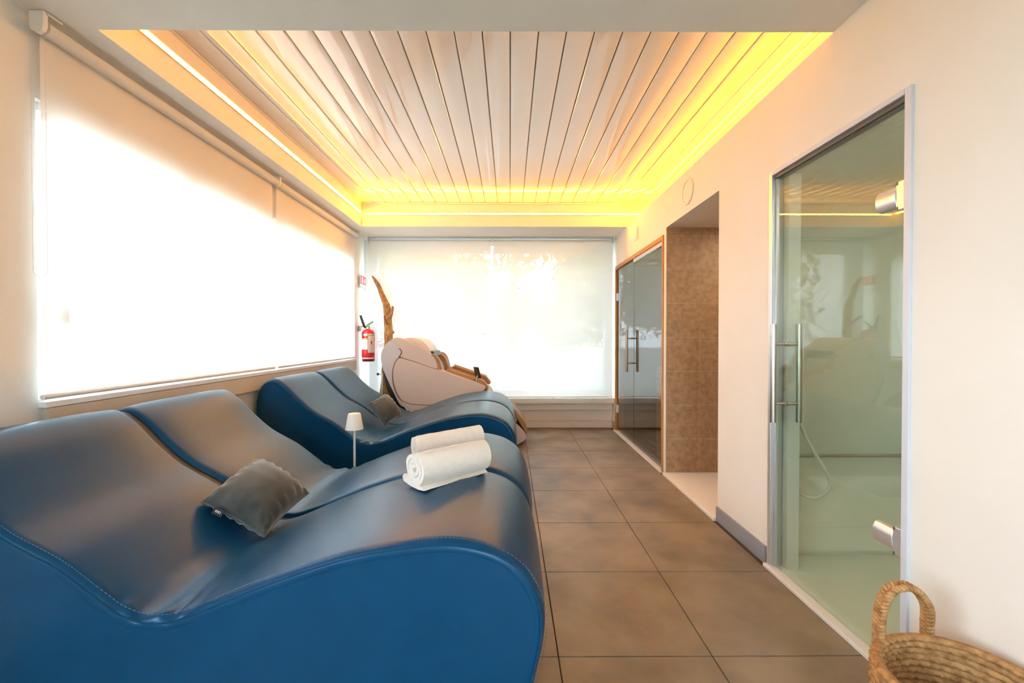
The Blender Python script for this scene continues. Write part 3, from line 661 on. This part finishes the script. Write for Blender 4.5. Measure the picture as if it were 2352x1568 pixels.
# ------------------------------------------------------------------ pillows
def pillow(c, th, label, seed, tagged=False):
    # c: corners in order around the pillow
    c = [Vector(p) for p in c]; ctr = sum(c, Vector()) / 4
    n = ((c[1] - c[0]).cross(c[3] - c[0]) + (c[3] - c[2]).cross(c[1] - c[2])).normalized()
    if n.z < 0: n = -n
    t = thing('velvet_pillow', (ctr.x, ctr.y, min(p.z for p in c) - 0.02), label, 'pillow', 'grey velvet pillows on the loungers')
    N = 40; V, Fc = [], []
    def base(u, v):
        uu = u * (1 - 0.07 * (1 - v * v)); vv = v * (1 - 0.07 * (1 - u * u))
        a, b = (uu + 1) / 2, (vv + 1) / 2
        return c[0] * (1 - a) * (1 - b) + c[1] * a * (1 - b) + c[2] * a * b + c[3] * (1 - a) * b
    for side in (1, -0.55):
        for i in range(N + 1):
            for j in range(N + 1):
                u, v = math.sin(PI / 2 * (2 * i / N - 1)), math.sin(PI / 2 * (2 * j / N - 1))
                pf = max((1 - u * u) * (1 - v * v), 0) ** 0.42
                e = 1 - max(abs(u), abs(v))
                ang = u if abs(v) > abs(u) else v
                w = 0.006 * math.sin(ang * 19 + seed + 2.2 * noise.noise(Vector((u * 2, v * 2, seed)))) * math.exp(-((e - 0.14) / 0.12) ** 2) * (1 if abs(ang) < 0.93 else 0)
                w += 0.006 * noise.noise(Vector((u * 2.2, v * 2.2, seed + side * 5))) * pf
                V.append(base(u, v) + n * (side * th * pf + w * (1 if pf > 0.02 else 0)))
    m_ = (N + 1) ** 2
    for s in (0, 1):
        for i in range(N):
            for j in range(N): a = s * m_ + i * (N + 1) + j; Fc.append((a, a + 1, a + N + 2, a + N + 1))
    bd = mk('cover', V, Fc, M['velvet'], t, smooth=True)
    bm = bmesh.new(); bm.from_mesh(bd.data); bmesh.ops.remove_doubles(bm, verts=bm.verts, dist=0.0004); bmesh.ops.recalc_face_normals(bm, faces=bm.faces); bm.to_mesh(bd.data); bm.free()
    ring = []
    for q in range(24): ring.append(base(-1 + 2 * q / 24, -1))
    for q in range(24): ring.append(base(1, -1 + 2 * q / 24))
    for q in range(24): ring.append(base(1 - 2 * q / 24, 1))
    for q in range(24): ring.append(base(-1, 1 - 2 * q / 24))
    tube('piping', ring, 0.0035, M['velvet_b'], t, n=6, closed=True)
    return t, base, n
P1 = [at(463, 1152, 1.72), at(590, 1056, 2.10), at(709, 1132, 2.0), at(606, 1233, 1.66)]
p1, b1, n1 = pillow(P1, 0.105, 'grey velvet pillow lying on the foreground lounger', 2.0)
P2 = [at(846, 926, 3.80), at(884, 905, 4.03), at(921, 956, 3.98), at(884, 978, 3.74)]
p2, b2, n2 = pillow(P2, 0.10, 'grey velvet pillow leaning on the lounger farther back', 7.0)
# fabric tag with upside-down lettering on the near pillow
e0, e1 = b1(-1, 0.45), b1(-1, 0.05)     # edge between corner 0 and 3
mid = at(500, 1176, 1.672); ax = (at(512, 1180, 1.666) - at(492, 1171, 1.678)).normalized(); up = (at(492, 1168, 1.68) - at(490, 1178, 1.672)).normalized()
up = (up - ax * up.dot(ax)).normalized(); nn_ = ax.cross(up)
mt = Matrix((( -ax.x, -up.x, nn_.x, mid.x), (-ax.y, -up.y, nn_.y, mid.y), (-ax.z, -up.z, nn_.z, mid.z), (0, 0, 0, 1)))
V = [mid + ax * a * 0.024 + up * b * 0.012 + nn_ * cc for cc in (-0.0006, -0.0016) for a, b in ((-1, -1), (1, -1), (1, 1), (-1, 1))]
tg = mk('fabric_tag', V, [(0, 1, 2, 3), (7, 6, 5, 4), (0, 4, 5, 1), (1, 5, 6, 2), (2, 6, 7, 3), (3, 7, 4, 0)], M['black'], p1)
text_mesh('tag_lettering', 'casa', 0.017, mt, M['paper'], tg)

# ------------------------------------------------------------------ rolled towels
def towel(a, b, rad, label, seed, tail, lift=0.0):
    a, b = Vector(a), Vector(b); axis = (b - a); L = axis.length; axis.normalize()
    up = Vector((0, 0, 1)); up = (up - axis * up.dot(axis)).normalized(); side = axis.cross(up)   # side points away from the camera or towards it
    if side.y > 0: side = -side
    t = thing('rolled_towel', (a + b) / 2 - up * rad, label, 'towel', 'rolled white towels on the lounger')
    th = 0.017; turns = 3.1; sec = []
    n = 90; inner = []; outer = []
    for i in range(n + 1):
        f = i / n; ph = 2 * PI * turns * f + 0.6
        r = 0.012 + (rad - 0.012 - th / 2) * f
        r *= 1 + 0.07 * math.sin(ph * 1.7 + seed) * (1 - f * 0.6)
        x, y = r * math.cos(ph) * 1.05, r * math.sin(ph) * 0.97
        outer.append((x, y, r, ph))
    line = [(x, y) for x, y, _, _ in outer]
    if tail:   # loose end folded under, sticking out on the left
        x, y = line[-1]
        line = line + [(x - 0.012, y - 0.012)]
    L2, R2 = [], []
    for i in range(len(line)):
        p0 = line[max(i - 1, 0)]; p1 = line[min(i + 1, len(line) - 1)]
        tx, ty = p1[0] - p0[0], p1[1] - p0[1]; l = math.hypot(tx, ty); nx, ny = -ty / l, tx / l
        hw = th / 2 * (0.45 if i in (0, len(line) - 1) else 1)
        L2.append((line[i][0] + nx * hw, line[i][1] + ny * hw)); R2.append((line[i][0] - nx * hw, line[i][1] - ny * hw))
    poly = L2 + list(reversed(R2)); m_ = len(poly); V, Fc = [], []; S = 22
    for s in range(S + 1):
        f = s / S
        bul = 1 - 0.05 * (2 * f - 1) ** 4
        for q, (x, y) in enumerate(poly):
            p = a + axis * (L * f)
            ww = 0.0022 * noise.noise(Vector((x * 40, y * 40, f * 9 + seed)))
            off = 0.006 * noise.noise(Vector((x * 14, y * 14, seed))) * (1 if f < 0.5 else -1) * abs(2 * f - 1) ** 3
            V.append(p + axis * off + side * (x * bul * (1 + ww * 8)) + up * (y * bul + ww))
    for s in range(S):
        for q in range(m_): q2 = (q + 1) % m_; Fc.append((s * m_ + q, s * m_ + q2, (s + 1) * m_ + q2, (s + 1) * m_ + q))
    k = len(L2)
    for s in (0, S):
        for i in range(k - 1): Fc.append((s * m_ + i, s * m_ + i + 1, s * m_ + m_ - 2 - i, s * m_ + m_ - 1 - i))
    autosmooth(mk('roll', V, Fc, M['terry'], t), 50)
    if tail:   # folded flap lying under the roll, its end seen on the left
        fl = [(rad * 0.95, -rad * 0.86), (rad * 0.3, -rad * 0.98), (-rad * 0.5, -rad * 1.0), (-rad * 1.28, -rad * 0.93), (-rad * 1.42, -rad * 0.72), (-rad * 1.25, -rad * 0.55), (-rad * 0.8, -rad * 0.58), (-rad * 0.2, -rad * 0.72), (rad * 0.5, -rad * 0.7)]
        fl = [(x, y) for x, y in fl]; V, Fc = [], []; m2 = len(fl)
        for s in range(S + 1):
            for x, y in fl:
                V.append(a + axis * (L * (0.01 + 0.97 * s / S)) + side * (x * (1 - 0.25 * s / S)) + up * (y + 0.002 * noise.noise(Vector((x * 30, s, seed)))))
        for s in range(S):
            for q in range(m2): q2 = (q + 1) % m2; Fc.append((s * m2 + q, s * m2 + q2, (s + 1) * m2 + q2, (s + 1) * m2 + q))
        Fc += [tuple(range(m2)), tuple(S * m2 + q for q in reversed(range(m2)))]
        autosmooth(mk('folded_end', V, Fc, M['terry'], t), 60)
    # woven border band along the roll
    V, Fc = [], []
    bp = [a + axis * (L * (0.02 + 0.96 * f / 20)) + side * (rad * 0.44) + up * (rad * 0.875) for f in range(21)]
    tube('woven_border', bp, 0.0035, M['terry'], t, n=6, flat=0.5)
    return t
TA = at(951, 1077, 1.665); TB = at(1106, 1042, 1.875)
towel(TA, TB, 0.077, 'rolled white towel nearer the camera, folded end showing', 1.3, True)
TA2 = at(951, 1029, 2.04); TB2 = at(1100, 1001, 2.20)
towel(TA2, TB2, 0.073, 'rolled white towel behind the other one on the lounger', 5.1, False)

# ------------------------------------------------------------------ slim lamp between the loungers
lx, ly = at(814, 960, 2.95).x, 2.95
lp = thing('floor_lamp', (lx, ly, 0), 'slim white lamp with small cone shade standing between the loungers', 'lamp')
zt, zb = at(814, 949, 2.95).z, at(814, 985, 2.95).z
lathe('base', [(0.055, 0.0), (0.055, 0.012), (0.02, 0.018), (0.008, 0.022)], (lx, ly, 0), M['lampw'], lp)
lathe('pole', [(0.0075, 0.018), (0.0075, zt - 0.02)], (lx, ly, 0), M['lampw'], lp, n=14)
lathe('lamp_shade', [(0.057, zb), (0.060, zb), (0.042, zt - 0.004), (0.038, zt), (0.002, zt), (0.002, zt - 0.004), (0.038, zt - 0.006)], (lx, ly, 0), M['lampw'], lp, n=32)

# ------------------------------------------------------------------ massage chair
YC0, YC1 = 4.80, 5.52
def c2(px, py, Y=YC0): p = at(px, py, Y); return (p.x, p.z)
mc = thing('massage_chair', (-0.7, (YC0 + YC1) / 2, 0), 'reclined beige and tan massage chair behind the loungers', 'massage chair')
main = [c2(*p) for p in ((905, 824), (925, 823), (960, 832), (1010, 848), (1060, 866), (1100, 880), (1114, 888), (1112, 896), (1090, 915), (1050, 935), (1000, 945), (960, 943), (930, 934), (918, 915), (908, 895), (902, 870), (901, 845))]
upper = [c2(*p) for p in ((897, 783), (908, 775), (925, 778), (955, 791), (980, 806), (998, 822), (1005, 838), (1006, 849), (985, 843), (950, 832), (925, 824), (918, 817), (920, 806), (914, 795))]
backs = [c2(*p) for p in ((895, 783), (905, 786), (917, 798), (921, 808), (915, 820), (906, 832), (902, 850), (901, 872), (906, 895), (915, 914), (930, 934), (918, 930), (905, 905), (892, 878), (880, 850), (874, 826), (876, 807), (884, 793))]
lowr = [c2(*p) for p in ((910, 905), (918, 915), (940, 926), (960, 929), (1040, 932), (1090, 922), (1095, 940), (1060, 962), (1000, 975), (960, 970), (935, 945))]
for s, (ya, yb) in ((0, (YC0, YC0 + 0.10)), (1, (YC1 - 0.10, YC1))):
    ss = prism('side_shell', closed2(main, 3), ya, yb, M['shell'], mc, bevel=0.022, seg=3)
    prism('upper_side_shell', closed2(upper, 3), ya + 0.006, yb - 0.006, M['shell'], mc, bevel=0.016, seg=3)
    prism('back_shell', closed2(backs, 3), ya + 0.010, yb - 0.010, M['shell2'], mc, bevel=0.016, seg=3)
    prism('lower_shell', closed2(lowr, 3), ya + 0.004, yb - 0.004, M['shell2'], mc, bevel=0.014, seg=2)
    yf = ya + 0.003 if s == 0 else yb - 0.003
    pts = [(917, 800), (922, 808), (916, 820), (907, 833), (902, 852), (902, 874), (907, 896), (918, 915), (935, 925), (960, 929), (1040, 932)]
    tube('seam_trim', spline([Vector((c2(*p)[0], yf - (0.001 if s == 0 else -0.001), c2(*p)[1])) for p in ((918, 819), (935, 825), (960, 833), (985, 842), (1008, 849))], 4), 0.004, M['seam'], mc, n=6)
    tube('seam_trim', spline([Vector((c2(*p)[0], yf, c2(*p)[1])) for p in pts], 4), 0.006, M['seam'], mc, n=6)
# back between the shells
bk = [c2(*p) for p in ((884, 800), (900, 784), (915, 778), (960, 800), (1000, 838), (1000, 880), (950, 935), (925, 930), (895, 880), (880, 840))]
prism('back_housing', closed2(bk, 3), YC0 + 0.09, YC1 - 0.09, M['shell2'], mc, bevel=0.02)
# pleated back cushions, head cover
for q, (px, py, r_) in enumerate(((925, 782, .06), (948, 788, .062), (970, 800, .06))):
    x, z = c2(px, py); lathe('back_cushion', [(0.02, YC0 + 0.12), (r_ * .9, YC0 + 0.14), (r_, YC0 + 0.2), (r_, YC1 - 0.2), (r_ * .9, YC1 - 0.14), (0.02, YC1 - 0.12)], (x, 0, z - 0.03), M['cream'], mc, n=20, axis='y')
hd = [c2(*p) for p in ((918, 779), (938, 775), (960, 780), (978, 795), (985, 812), (972, 806), (955, 792), (935, 783))]
prism('head_cover', closed2(hd, 3), YC0 + 0.11, YC1 - 0.11, M['cream'], mc, bevel=0.01)
bkl = [c2(*p) for p in ((980, 806), (991, 808), (996, 818), (986, 816))]
prism('shoulder_gap', bkl, YC0 + 0.13, YC1 - 0.13, M['black'], mc, bevel=0.004)
# shoulder wings
for s, (ya, yb) in ((0, (YC0 + 0.015, YC0 + 0.085)), (1, (YC1 - 0.085, YC1 - 0.015))):
    w1 = [c2(*p) for p in ((990, 813), (1000, 815), (1008, 826), (1013, 842), (1013, 850), (1004, 850), (1003, 836), (998, 824))]
    prism('wing_edge', closed2(w1, 3), ya - 0.01, yb, M['tan'], mc, bevel=0.008)
w2 = ((999, 812), (1010, 810), (1022, 820), (1028, 836), (1026, 850), (1018, 858), (1010, 852), (1004, 830))
for Yw in (YC1 - 0.20,):
    prism('shoulder_wing', closed2([c2(*p, Yw) for p in w2], 3), Yw, Yw + 0.12, M['tan'], mc, bevel=0.022, seg=3)
# arm rests
for s, (ya, yb) in ((0, (YC0 + 0.035, YC0 + 0.13)), (1, (YC1 - 0.13, YC1 - 0.035))):
    ar = [c2(*p) for p in ((1025, 848), (1050, 855), (1090, 868), (1108, 874), (1116, 882), (1122, 892), (1114, 896), (1100, 886), (1060, 874), (1025, 862))]
    prism('armrest', closed2(ar, 3), ya, yb, M['tan'], mc, bevel=0.018, seg=3)
    tube('arm_piping', [Vector((c2(1026, 850)[0], yb - 0.02, c2(1026, 850)[1] + .015)), Vector((c2(1110, 878)[0], yb - 0.02, c2(1110, 878)[1] + .012))], 0.012, M['tan'], mc)
st = [c2(*p) for p in ((995, 860), (1040, 870), (1110, 895), (1125, 905), (1130, 925), (1100, 935), (1040, 935), (990, 920))]
prism('seat', closed2(st, 3), YC0 + 0.12, YC1 - 0.12, M['tan'], mc, bevel=0.02)
# leg rest and foot box at the end
lg = [c2(*p) for p in ((1112, 914), (1140, 930), (1162, 944), (1180, 956), (1189, 970), (1172, 990), (1150, 970), (1120, 945))]
prism('leg_rest', closed2(lg, 3), YC0 + 0.10, YC1 - 0.10, M['tan'], mc, bevel=0.02)
for q in range(4):
    d = q * 5
    rb = [c2(*p) for p in ((1176 + d * .4, 940 + d), (1186 + d * .8, 948 + d), (1196 + d * .9, 966 + d), (1204 + d * .6, 984 + d), (1199 + d * .6, 984 + d), (1188 + d * .8, 964 + d), (1178 + d * .5, 950 + d))]
    prism('foot_rib', closed2(rb, 2), YC0 + 0.12 + q * 0.004, YC1 - 0.12 - q * 0.004, M['tan'], mc, bevel=0.004)
ft = [c2(*p) for p in ((1168, 968), (1182, 974), (1200, 990), (1209, 1004), (1208, 1012), (1196, 1022), (1180, 1026), (1160, 1018), (1155, 990))]
ft = [(x, max(z, 0.0)) for x, z in closed2(ft, 3)]
prism('foot_shell', ft, YC0 + 0.08, YC1 - 0.08, M['shell'], mc, bevel=0.025, seg=3)
# base and black back
box('base', -1.15, -0.15, YC0 + 0.12, YC1 - 0.12, 0.0, 0.12, M['black'], mc, bevel=0.02)
prism('under_frame', [(-1.05, 0.10), (-0.2, 0.10), (-0.3, 0.48), (-1.2, 0.48)], YC0 + 0.14, YC1 - 0.14, M['black'], mc, bevel=0.02)
bl = [c2(*p) for p in ((878, 845), (892, 878), (905, 905), (920, 932), (925, 960), (912, 945), (896, 915), (884, 885))]
prism('rear_cover', closed2(bl, 2), YC0 + 0.03, YC1 - 0.03, M['black'], mc, bevel=0.008)
# tablet on its stalk
tq = c2(1096, 855, YC0 + 0.06)
tb = thing('tablet', (0, 0, 0)); bpy.data.objects.remove(tb)
def rot_box(name, c, hx, hy, hz_, rz, ry, m, parent, bevel=0.0):
    mtx = Matrix.Rotation(rz, 3, 'Z') @ Matrix.Rotation(ry, 3, 'Y'); v, f = boxv(-hx, hx, -hy, hy, -hz_, hz_)
    o = mk(name, [Vector(c) + mtx @ Vector(q) for q in v], f, m, parent)
    if bevel: bevel_obj(o, bevel)
    return o
tcx = Vector((tq[0], YC0 + 0.06, tq[1]))
tab = rot_box('remote_tablet', tcx, 0.010, 0.052, 0.065, R(32), R(-14), M['black'], mc, 0.006)
mm3 = Matrix.Rotation(R(32), 3, 'Z') @ Matrix.Rotation(R(-14), 3, 'Y')
rot_box('screen', tcx + mm3 @ Vector((-0.0105, 0, 0)), 0.0008, 0.045, 0.058, R(32), R(-14), M['screen'], tab)
rot_box('holder_clip', tcx + mm3 @ Vector((0.016, 0, -0.005)), 0.008, 0.02, 0.03, R(32), R(-14), M['steel'], tab, 0.003)
tube('tablet_stalk', [tcx + mm3 @ Vector((0.016, 0, -0.01)), tcx + Vector((-0.008, -0.03, -0.075)), Vector((c2(1093, 882)[0], YC0 + 0.045, c2(1093, 882)[1]))], 0.006, M['steel'], mc)
tube('tablet_cable', spline([tcx + Vector((0.0, -0.02, -0.06)), tcx + Vector((-0.03, -0.03, -0.085)), Vector((c2(1086, 876)[0], YC0 + 0.04, c2(1086, 876)[1]))], 6), 0.003, M['black'], mc)

# ------------------------------------------------------------------ driftwood, towel stand
dw = [(883, 1010, 5.60), (884, 930, 5.60), (888, 850, 5.60), (892, 790, 5.60), (892, 745, 5.60), (889, 710, 5.61), (881, 685, 5.62), (871, 660, 5.63), (863, 645, 5.64), (856, 634, 5.64)]
dp = [at(*p) for p in dw]; dp[0].z = 0.0
rr = [.075, .072, .065, .055, .054, .048, .038, .030, .022, .009]
dt = thing('driftwood_branch', (dp[0].x, dp[0].y, 0), 'upright brown driftwood branch behind the massage chair', 'driftwood')
sp_ = spline(dp, 6); ri = []
for i in range(len(sp_)):
    f = i / 6; a = int(min(f, 8.999)); ri.append(rr[a] + (rr[a + 1] - rr[a]) * (f - a))
V, Fc = tubegeo(sp_, ri, 14)
V = [v + Vector((noise.noise(v * 9), noise.noise(v * 9 + Vector((5, 0, 0))), noise.noise(v * 9 + Vector((0, 7, 0))))) * 0.010 for v in V]
mk('trunk', V, Fc, M['drift'], dt, smooth=True)
tube('twig', spline([at(892, 745, 5.60), at(897, 728, 5.57), at(901, 712, 5.54), at(902, 703, 5.53)], 4), [.026, .025, .023, .021, .020, .02, .02, .019, .018, .018, .017, .016, .010], M['drift'], dt, n=10)
tube('twig', spline([at(890, 745, 5.60), at(886, 735, 5.47), at(884, 728, 5.38), at(884, 724, 5.33)], 4), [.024, .023, .021, .019, .018, .018, .017, .016, .016, .015, .014, .012, .008], M['drift'], dt, n=10)
lathe('knot', [(0.004, -0.02), (0.018, -0.012), (0.022, 0), (0.016, 0.014), (0.004, 0.02)], at(902, 763, 5.59), M['drift'], dt, n=10)
sx = at(876, 880, 5.25)
sd_ = thing('towel_stand', (sx.x, 5.25, 0), 'thin white metal stand with black knob behind the massage chair', 'stand')
k1 = at(868, 859, 5.25); k2 = at(878, 859, 5.25)
tube('upright', [Vector((k2.x, 5.25, 0.02)), Vector((k2.x, 5.25, k2.z))], 0.011, M['white'], sd_)
tube('arm', [Vector((k2.x + .005, 5.25, k2.z)), k1], 0.009, M['white'], sd_)
lathe('knob', [(0.002, -0.016), (0.012, -0.012), (0.016, 0), (0.012, 0.012), (0.002, 0.016)], k1, M['black'], sd_, n=14)
lathe('foot', [(0.09, 0.0), (0.09, 0.012), (0.012, 0.022)], (k2.x, 5.25, 0), M['white'], sd_, n=24)

# ------------------------------------------------------------------ fire extinguisher and its sign
EY = 5.56; ex = at(846, 780, EY); ez = 0.935
fe = thing('fire_extinguisher', (ex.x, EY, ez), 'red fire extinguisher hanging in the corner by the window', 'fire extinguisher')
H = at(846, 757, EY).z
r0 = 0.083
lathe('cylinder', [(0.05, ez + 0.008), (r0 - .012, ez + 0.010), (r0 - .003, ez + 0.02), (r0, ez + 0.035), (r0, H - 0.05), (r0 - .008, H - 0.025), (0.06, H - 0.005), (0.03, H + 0.008), (0.022, H + 0.012)], (ex.x, EY, 0), M['red'], fe, n=32)
lathe('foot_ring', [(r0 - .012, ez), (r0 - .004, ez), (r0 - .004, ez + 0.012), (r0 - .012, ez + 0.012)], (ex.x, EY, 0), M['black'], fe, n=28)
lathe('band', [(r0 + .001, ez + 0.034), (r0 + .0022, ez + 0.036), (r0 + .0022, ez + 0.048), (r0 + .001, ez + 0.05)], (ex.x, EY, 0), M['paper'], fe, n=32)
lathe('band', [(r0 + .001, H - 0.085), (r0 + .0025, H - 0.083), (r0 + .0025, H - 0.055), (r0 + .001, H - 0.053)], (ex.x, EY, 0), M['steel'], fe, n=32)
def cyl_patch(name, a0, a1, z0, z1, rr_, m, parent):
    V, Fc = [], []; N = 10
    for i in range(N + 1):
        a = R(a0 + (a1 - a0) * i / N)
        for r_ in (rr_, rr_ + 0.0008):
            for z in (z0, z1): V.append((ex.x + r_ * math.sin(a), EY - r_ * math.cos(a), z))
    for i in range(N):
        k = i * 4; Fc += [(k + 2, k + 6, k + 7, k + 3), (k, k + 1, k + 5, k + 4), (k + 1, k + 3, k + 7, k + 5), (k, k + 4, k + 6, k + 2)]
    Fc += [(0, 2, 3, 1), (N * 4, N * 4 + 1, N * 4 + 3, N * 4 + 2)]
    return autosmooth(mk(name, V, Fc, m, parent), 40)
l1 = cyl_patch('inspection_label', -58, 12, ez + 0.155, ez + 0.30, r0 + 0.0006, M['paper'], fe)
cyl_patch('label_header', -58, 12, ez + 0.282, ez + 0.30, r0 + 0.0016, M['lime'], l1)
for q in range(5): cyl_patch('print_line', -50, 4, ez + 0.17 + q * 0.021, ez + 0.174 + q * 0.021, r0 + 0.0016, M['print'], l1)
l2 = cyl_patch('instruction_label', 16, 78, ez + 0.115, ez + 0.335, r0 + 0.0006, M['cream'], fe)
for q in range(7): cyl_patch('print_line', 22, 70, ez + 0.13 + q * 0.027, ez + 0.137 + q * 0.027, r0 + 0.0016, M['print'], l2)
cyl_patch('pictogram', 38, 52, ez + 0.225, ez + 0.262, r0 + 0.0026, M['signred'], l2)
lathe('valve', [(0.022, H + 0.01), (0.022, H + 0.04), (0.016, H + 0.045), (0.016, H + 0.06)], (ex.x, EY, 0), M['steel'], fe, n=18)
tube('lever', spline([(ex.x - 0.015, EY, H + 0.06), (ex.x + 0.02, EY - 0.01, H + 0.075), (ex.x + 0.07, EY - 0.02, H + 0.105)], 4), 0.009, M['green'], fe, n=8)
tube('carry_handle', [(ex.x - 0.01, EY, H + 0.045), (ex.x - 0.09, EY - 0.005, H + 0.045)], 0.010, M['lime'], fe, n=8)
n0 = at(836, 748, EY - 0.05); n1_ = at(828, 724, EY - 0.06)
tube('nozzle', [Vector((ex.x - 0.03, EY - 0.02, H + 0.02)), n0, n0.lerp(n1_, .3), n1_], [0.009, 0.015, 0.017, 0.015], M['black'], fe, n=12)
box('wall_hook', XL, ex.x - 0.02, EY + 0.02, EY + 0.05, H - 0.02, H + 0.05, M['steel'], fe)
SXP = XL + 0.022
s0 = atx(826, 628, SXP); s1 = atx(842, 662, SXP)
sg = thing('fire_sign', (XL + 0.002, (s0.y + s1.y) / 2, s1.z), 'small red and white fire extinguisher sign above the extinguisher', 'sign')
ya, yb, za, zb_ = s0.y, min(s1.y, 5.825), s1.z, s0.z
box('spacer', XL, SXP, (ya + yb) / 2 - 0.03, (ya + yb) / 2 + 0.03, za + 0.05, zb_ - 0.05, M['white'], sg)
pl = box('sign_plate', SXP - 0.0005 + 0.0005, SXP - 0.0005 + 0.005, ya, yb, za, zb_, M['paper'], sg, bevel=0.001, seg=1)
rz0 = za + 0.03
box('red_field', SXP - 0.0005 + 0.005, SXP - 0.0005 + 0.0058, ya + 0.015, yb - 0.015, rz0, zb_ - 0.015, M['signred'], pl)
ym = ya + (yb - ya) * 0.36; hh = zb_ - rz0
def sbx(a0, a1, b0, b1): box('symbol', SXP - 0.0005 + 0.0058, SXP - 0.0005 + 0.0064, a0, a1, b0, b1, M['paper'], pl)
sbx(ym - 0.018, ym + 0.018, rz0 + 0.02, rz0 + hh * 0.55); sbx(ym - 0.008, ym + 0.008, rz0 + hh * 0.55, rz0 + hh * 0.7); sbx(ym - 0.03, ym + 0.03, rz0 + hh * 0.68, rz0 + hh * 0.74)
y2 = ya + (yb - ya) * 0.72
sbx(y2 - 0.012, y2 + 0.012, rz0 + 0.02, rz0 + hh * 0.30); sbx(y2 - 0.022, y2 + 0.022, rz0 + hh * 0.36, rz0 + hh * 0.44); sbx(y2 - 0.015, y2 + 0.015, rz0 + hh * 0.5, rz0 + hh * 0.58)

# ------------------------------------------------------------------ woven basket in the right foreground
bc = Vector((1.185, 1.055, 0)); RXb, RYb, HB = 0.192, 0.225, 0.355
bk_ = thing('woven_basket', bc, 'woven seagrass basket with handles by the wall at lower right', 'basket')
rows = 19; per = 6; NA = 132; V, Fc = [], []
def brad(z): return 0.80 + 0.24 * math.sin(min(z / HB, 1) * 1.35) - 0.04 * (z / HB) ** 6
rings = []
for side in (0, 1):
    seq = range(rows * per + 1) if side == 0 else range(rows * per, -1, -1)
    for q in seq:
        z = HB * q / (rows * per); row = q // per; ph = (q % per) / per
        rings.append((z, side, row, ph))
for z, side, row, ph in rings:
    for j in range(NA):
        a = 2 * PI * j / NA
        bmp = 0.0070 * math.sin(PI * ph) + 0.0034 * math.sin(a * 46 + row * 1.7 + ph * 3.0) * math.sin(PI * ph) + 0.003 * noise.noise(Vector((math.cos(a) * 8, math.sin(a) * 8, row * 0.9)))
        s = brad(z); d = bmp if side == 0 else -0.013 - bmp
        sag = 0.010 * math.sin(2 * a + 0.6) * (z / HB) ** 2
        V.append(bc + Vector(((RXb * s + d) * math.cos(a), (RYb * s + d) * math.sin(a), max(z + sag, 0.002 + 0.01 * side))))
nr = len(rings)
for i in range(nr - 1):
    for j in range(NA): j2 = (j + 1) % NA; Fc.append((i * NA + j, i * NA + j2, (i + 1) * NA + j2, (i + 1) * NA + j))
Fc.append(tuple(range(NA - 1, -1, -1))); Fc.append(tuple((nr - 1) * NA + j for j in range(NA)))
mk('body', V, Fc, M['basket'], bk_, smooth=True)
def braid(name, pts, w, m, parent, wdir):
    P = spline(pts, 30); V, Fc = [], []; n = 12; seq = []
    L = 0
    for s in range(3):
        base = len(V); path = []
        L = 0
        for i, p in enumerate(P):
            if i: L += (P[i] - P[i - 1]).length
            ph = L / 0.034 * 2 * PI + s * 2 * PI / 3
            t = (P[min(i + 1, len(P) - 1)] - P[max(i - 1, 0)]).normalized(); nb_ = t.cross(wdir).normalized()
            path.append(p + wdir * (w * 0.5 * math.sin(ph)) + nb_ * (0.0045 * math.sin(2 * ph)))
        v, f = tubegeo(path, 0.0062, 7, k=base); V += v; Fc += f
    return mk(name, V, Fc, m, parent, smooth=True)
def bhandle(a0, a1, hgt):
    def rim(a, z): return bc + Vector(((RXb * brad(HB) + .004) * math.cos(a), (RYb * brad(HB) + .004) * math.sin(a), z))
    A, B = rim(a0, HB - 0.07), rim(a1, HB - 0.07); A1, B1 = rim(a0, HB + 0.02), rim(a1, HB + 0.02)
    mid = (A1 + B1) / 2; wd_ = Vector(((A1 + B1) / 2 - bc).to_tuple()); wd_.z = 0; wd_.normalize()
    pts = [A, A1, A1.lerp(B1, 0.07) + Vector((0, 0, hgt * .6)), mid.lerp(A1, .45) + Vector((0, 0, hgt * .95)), mid.lerp(B1, .35) + Vector((0, 0, hgt * .97)), B1.lerp(A1, 0.02) + Vector((0, 0, hgt * .55)), B1, B]
    braid('handle', pts, 0.030, M['basket'], bk_, wd_)
bhandle(R(112), R(68), 0.125)
bhandle(R(-112), R(-68), 0.125)
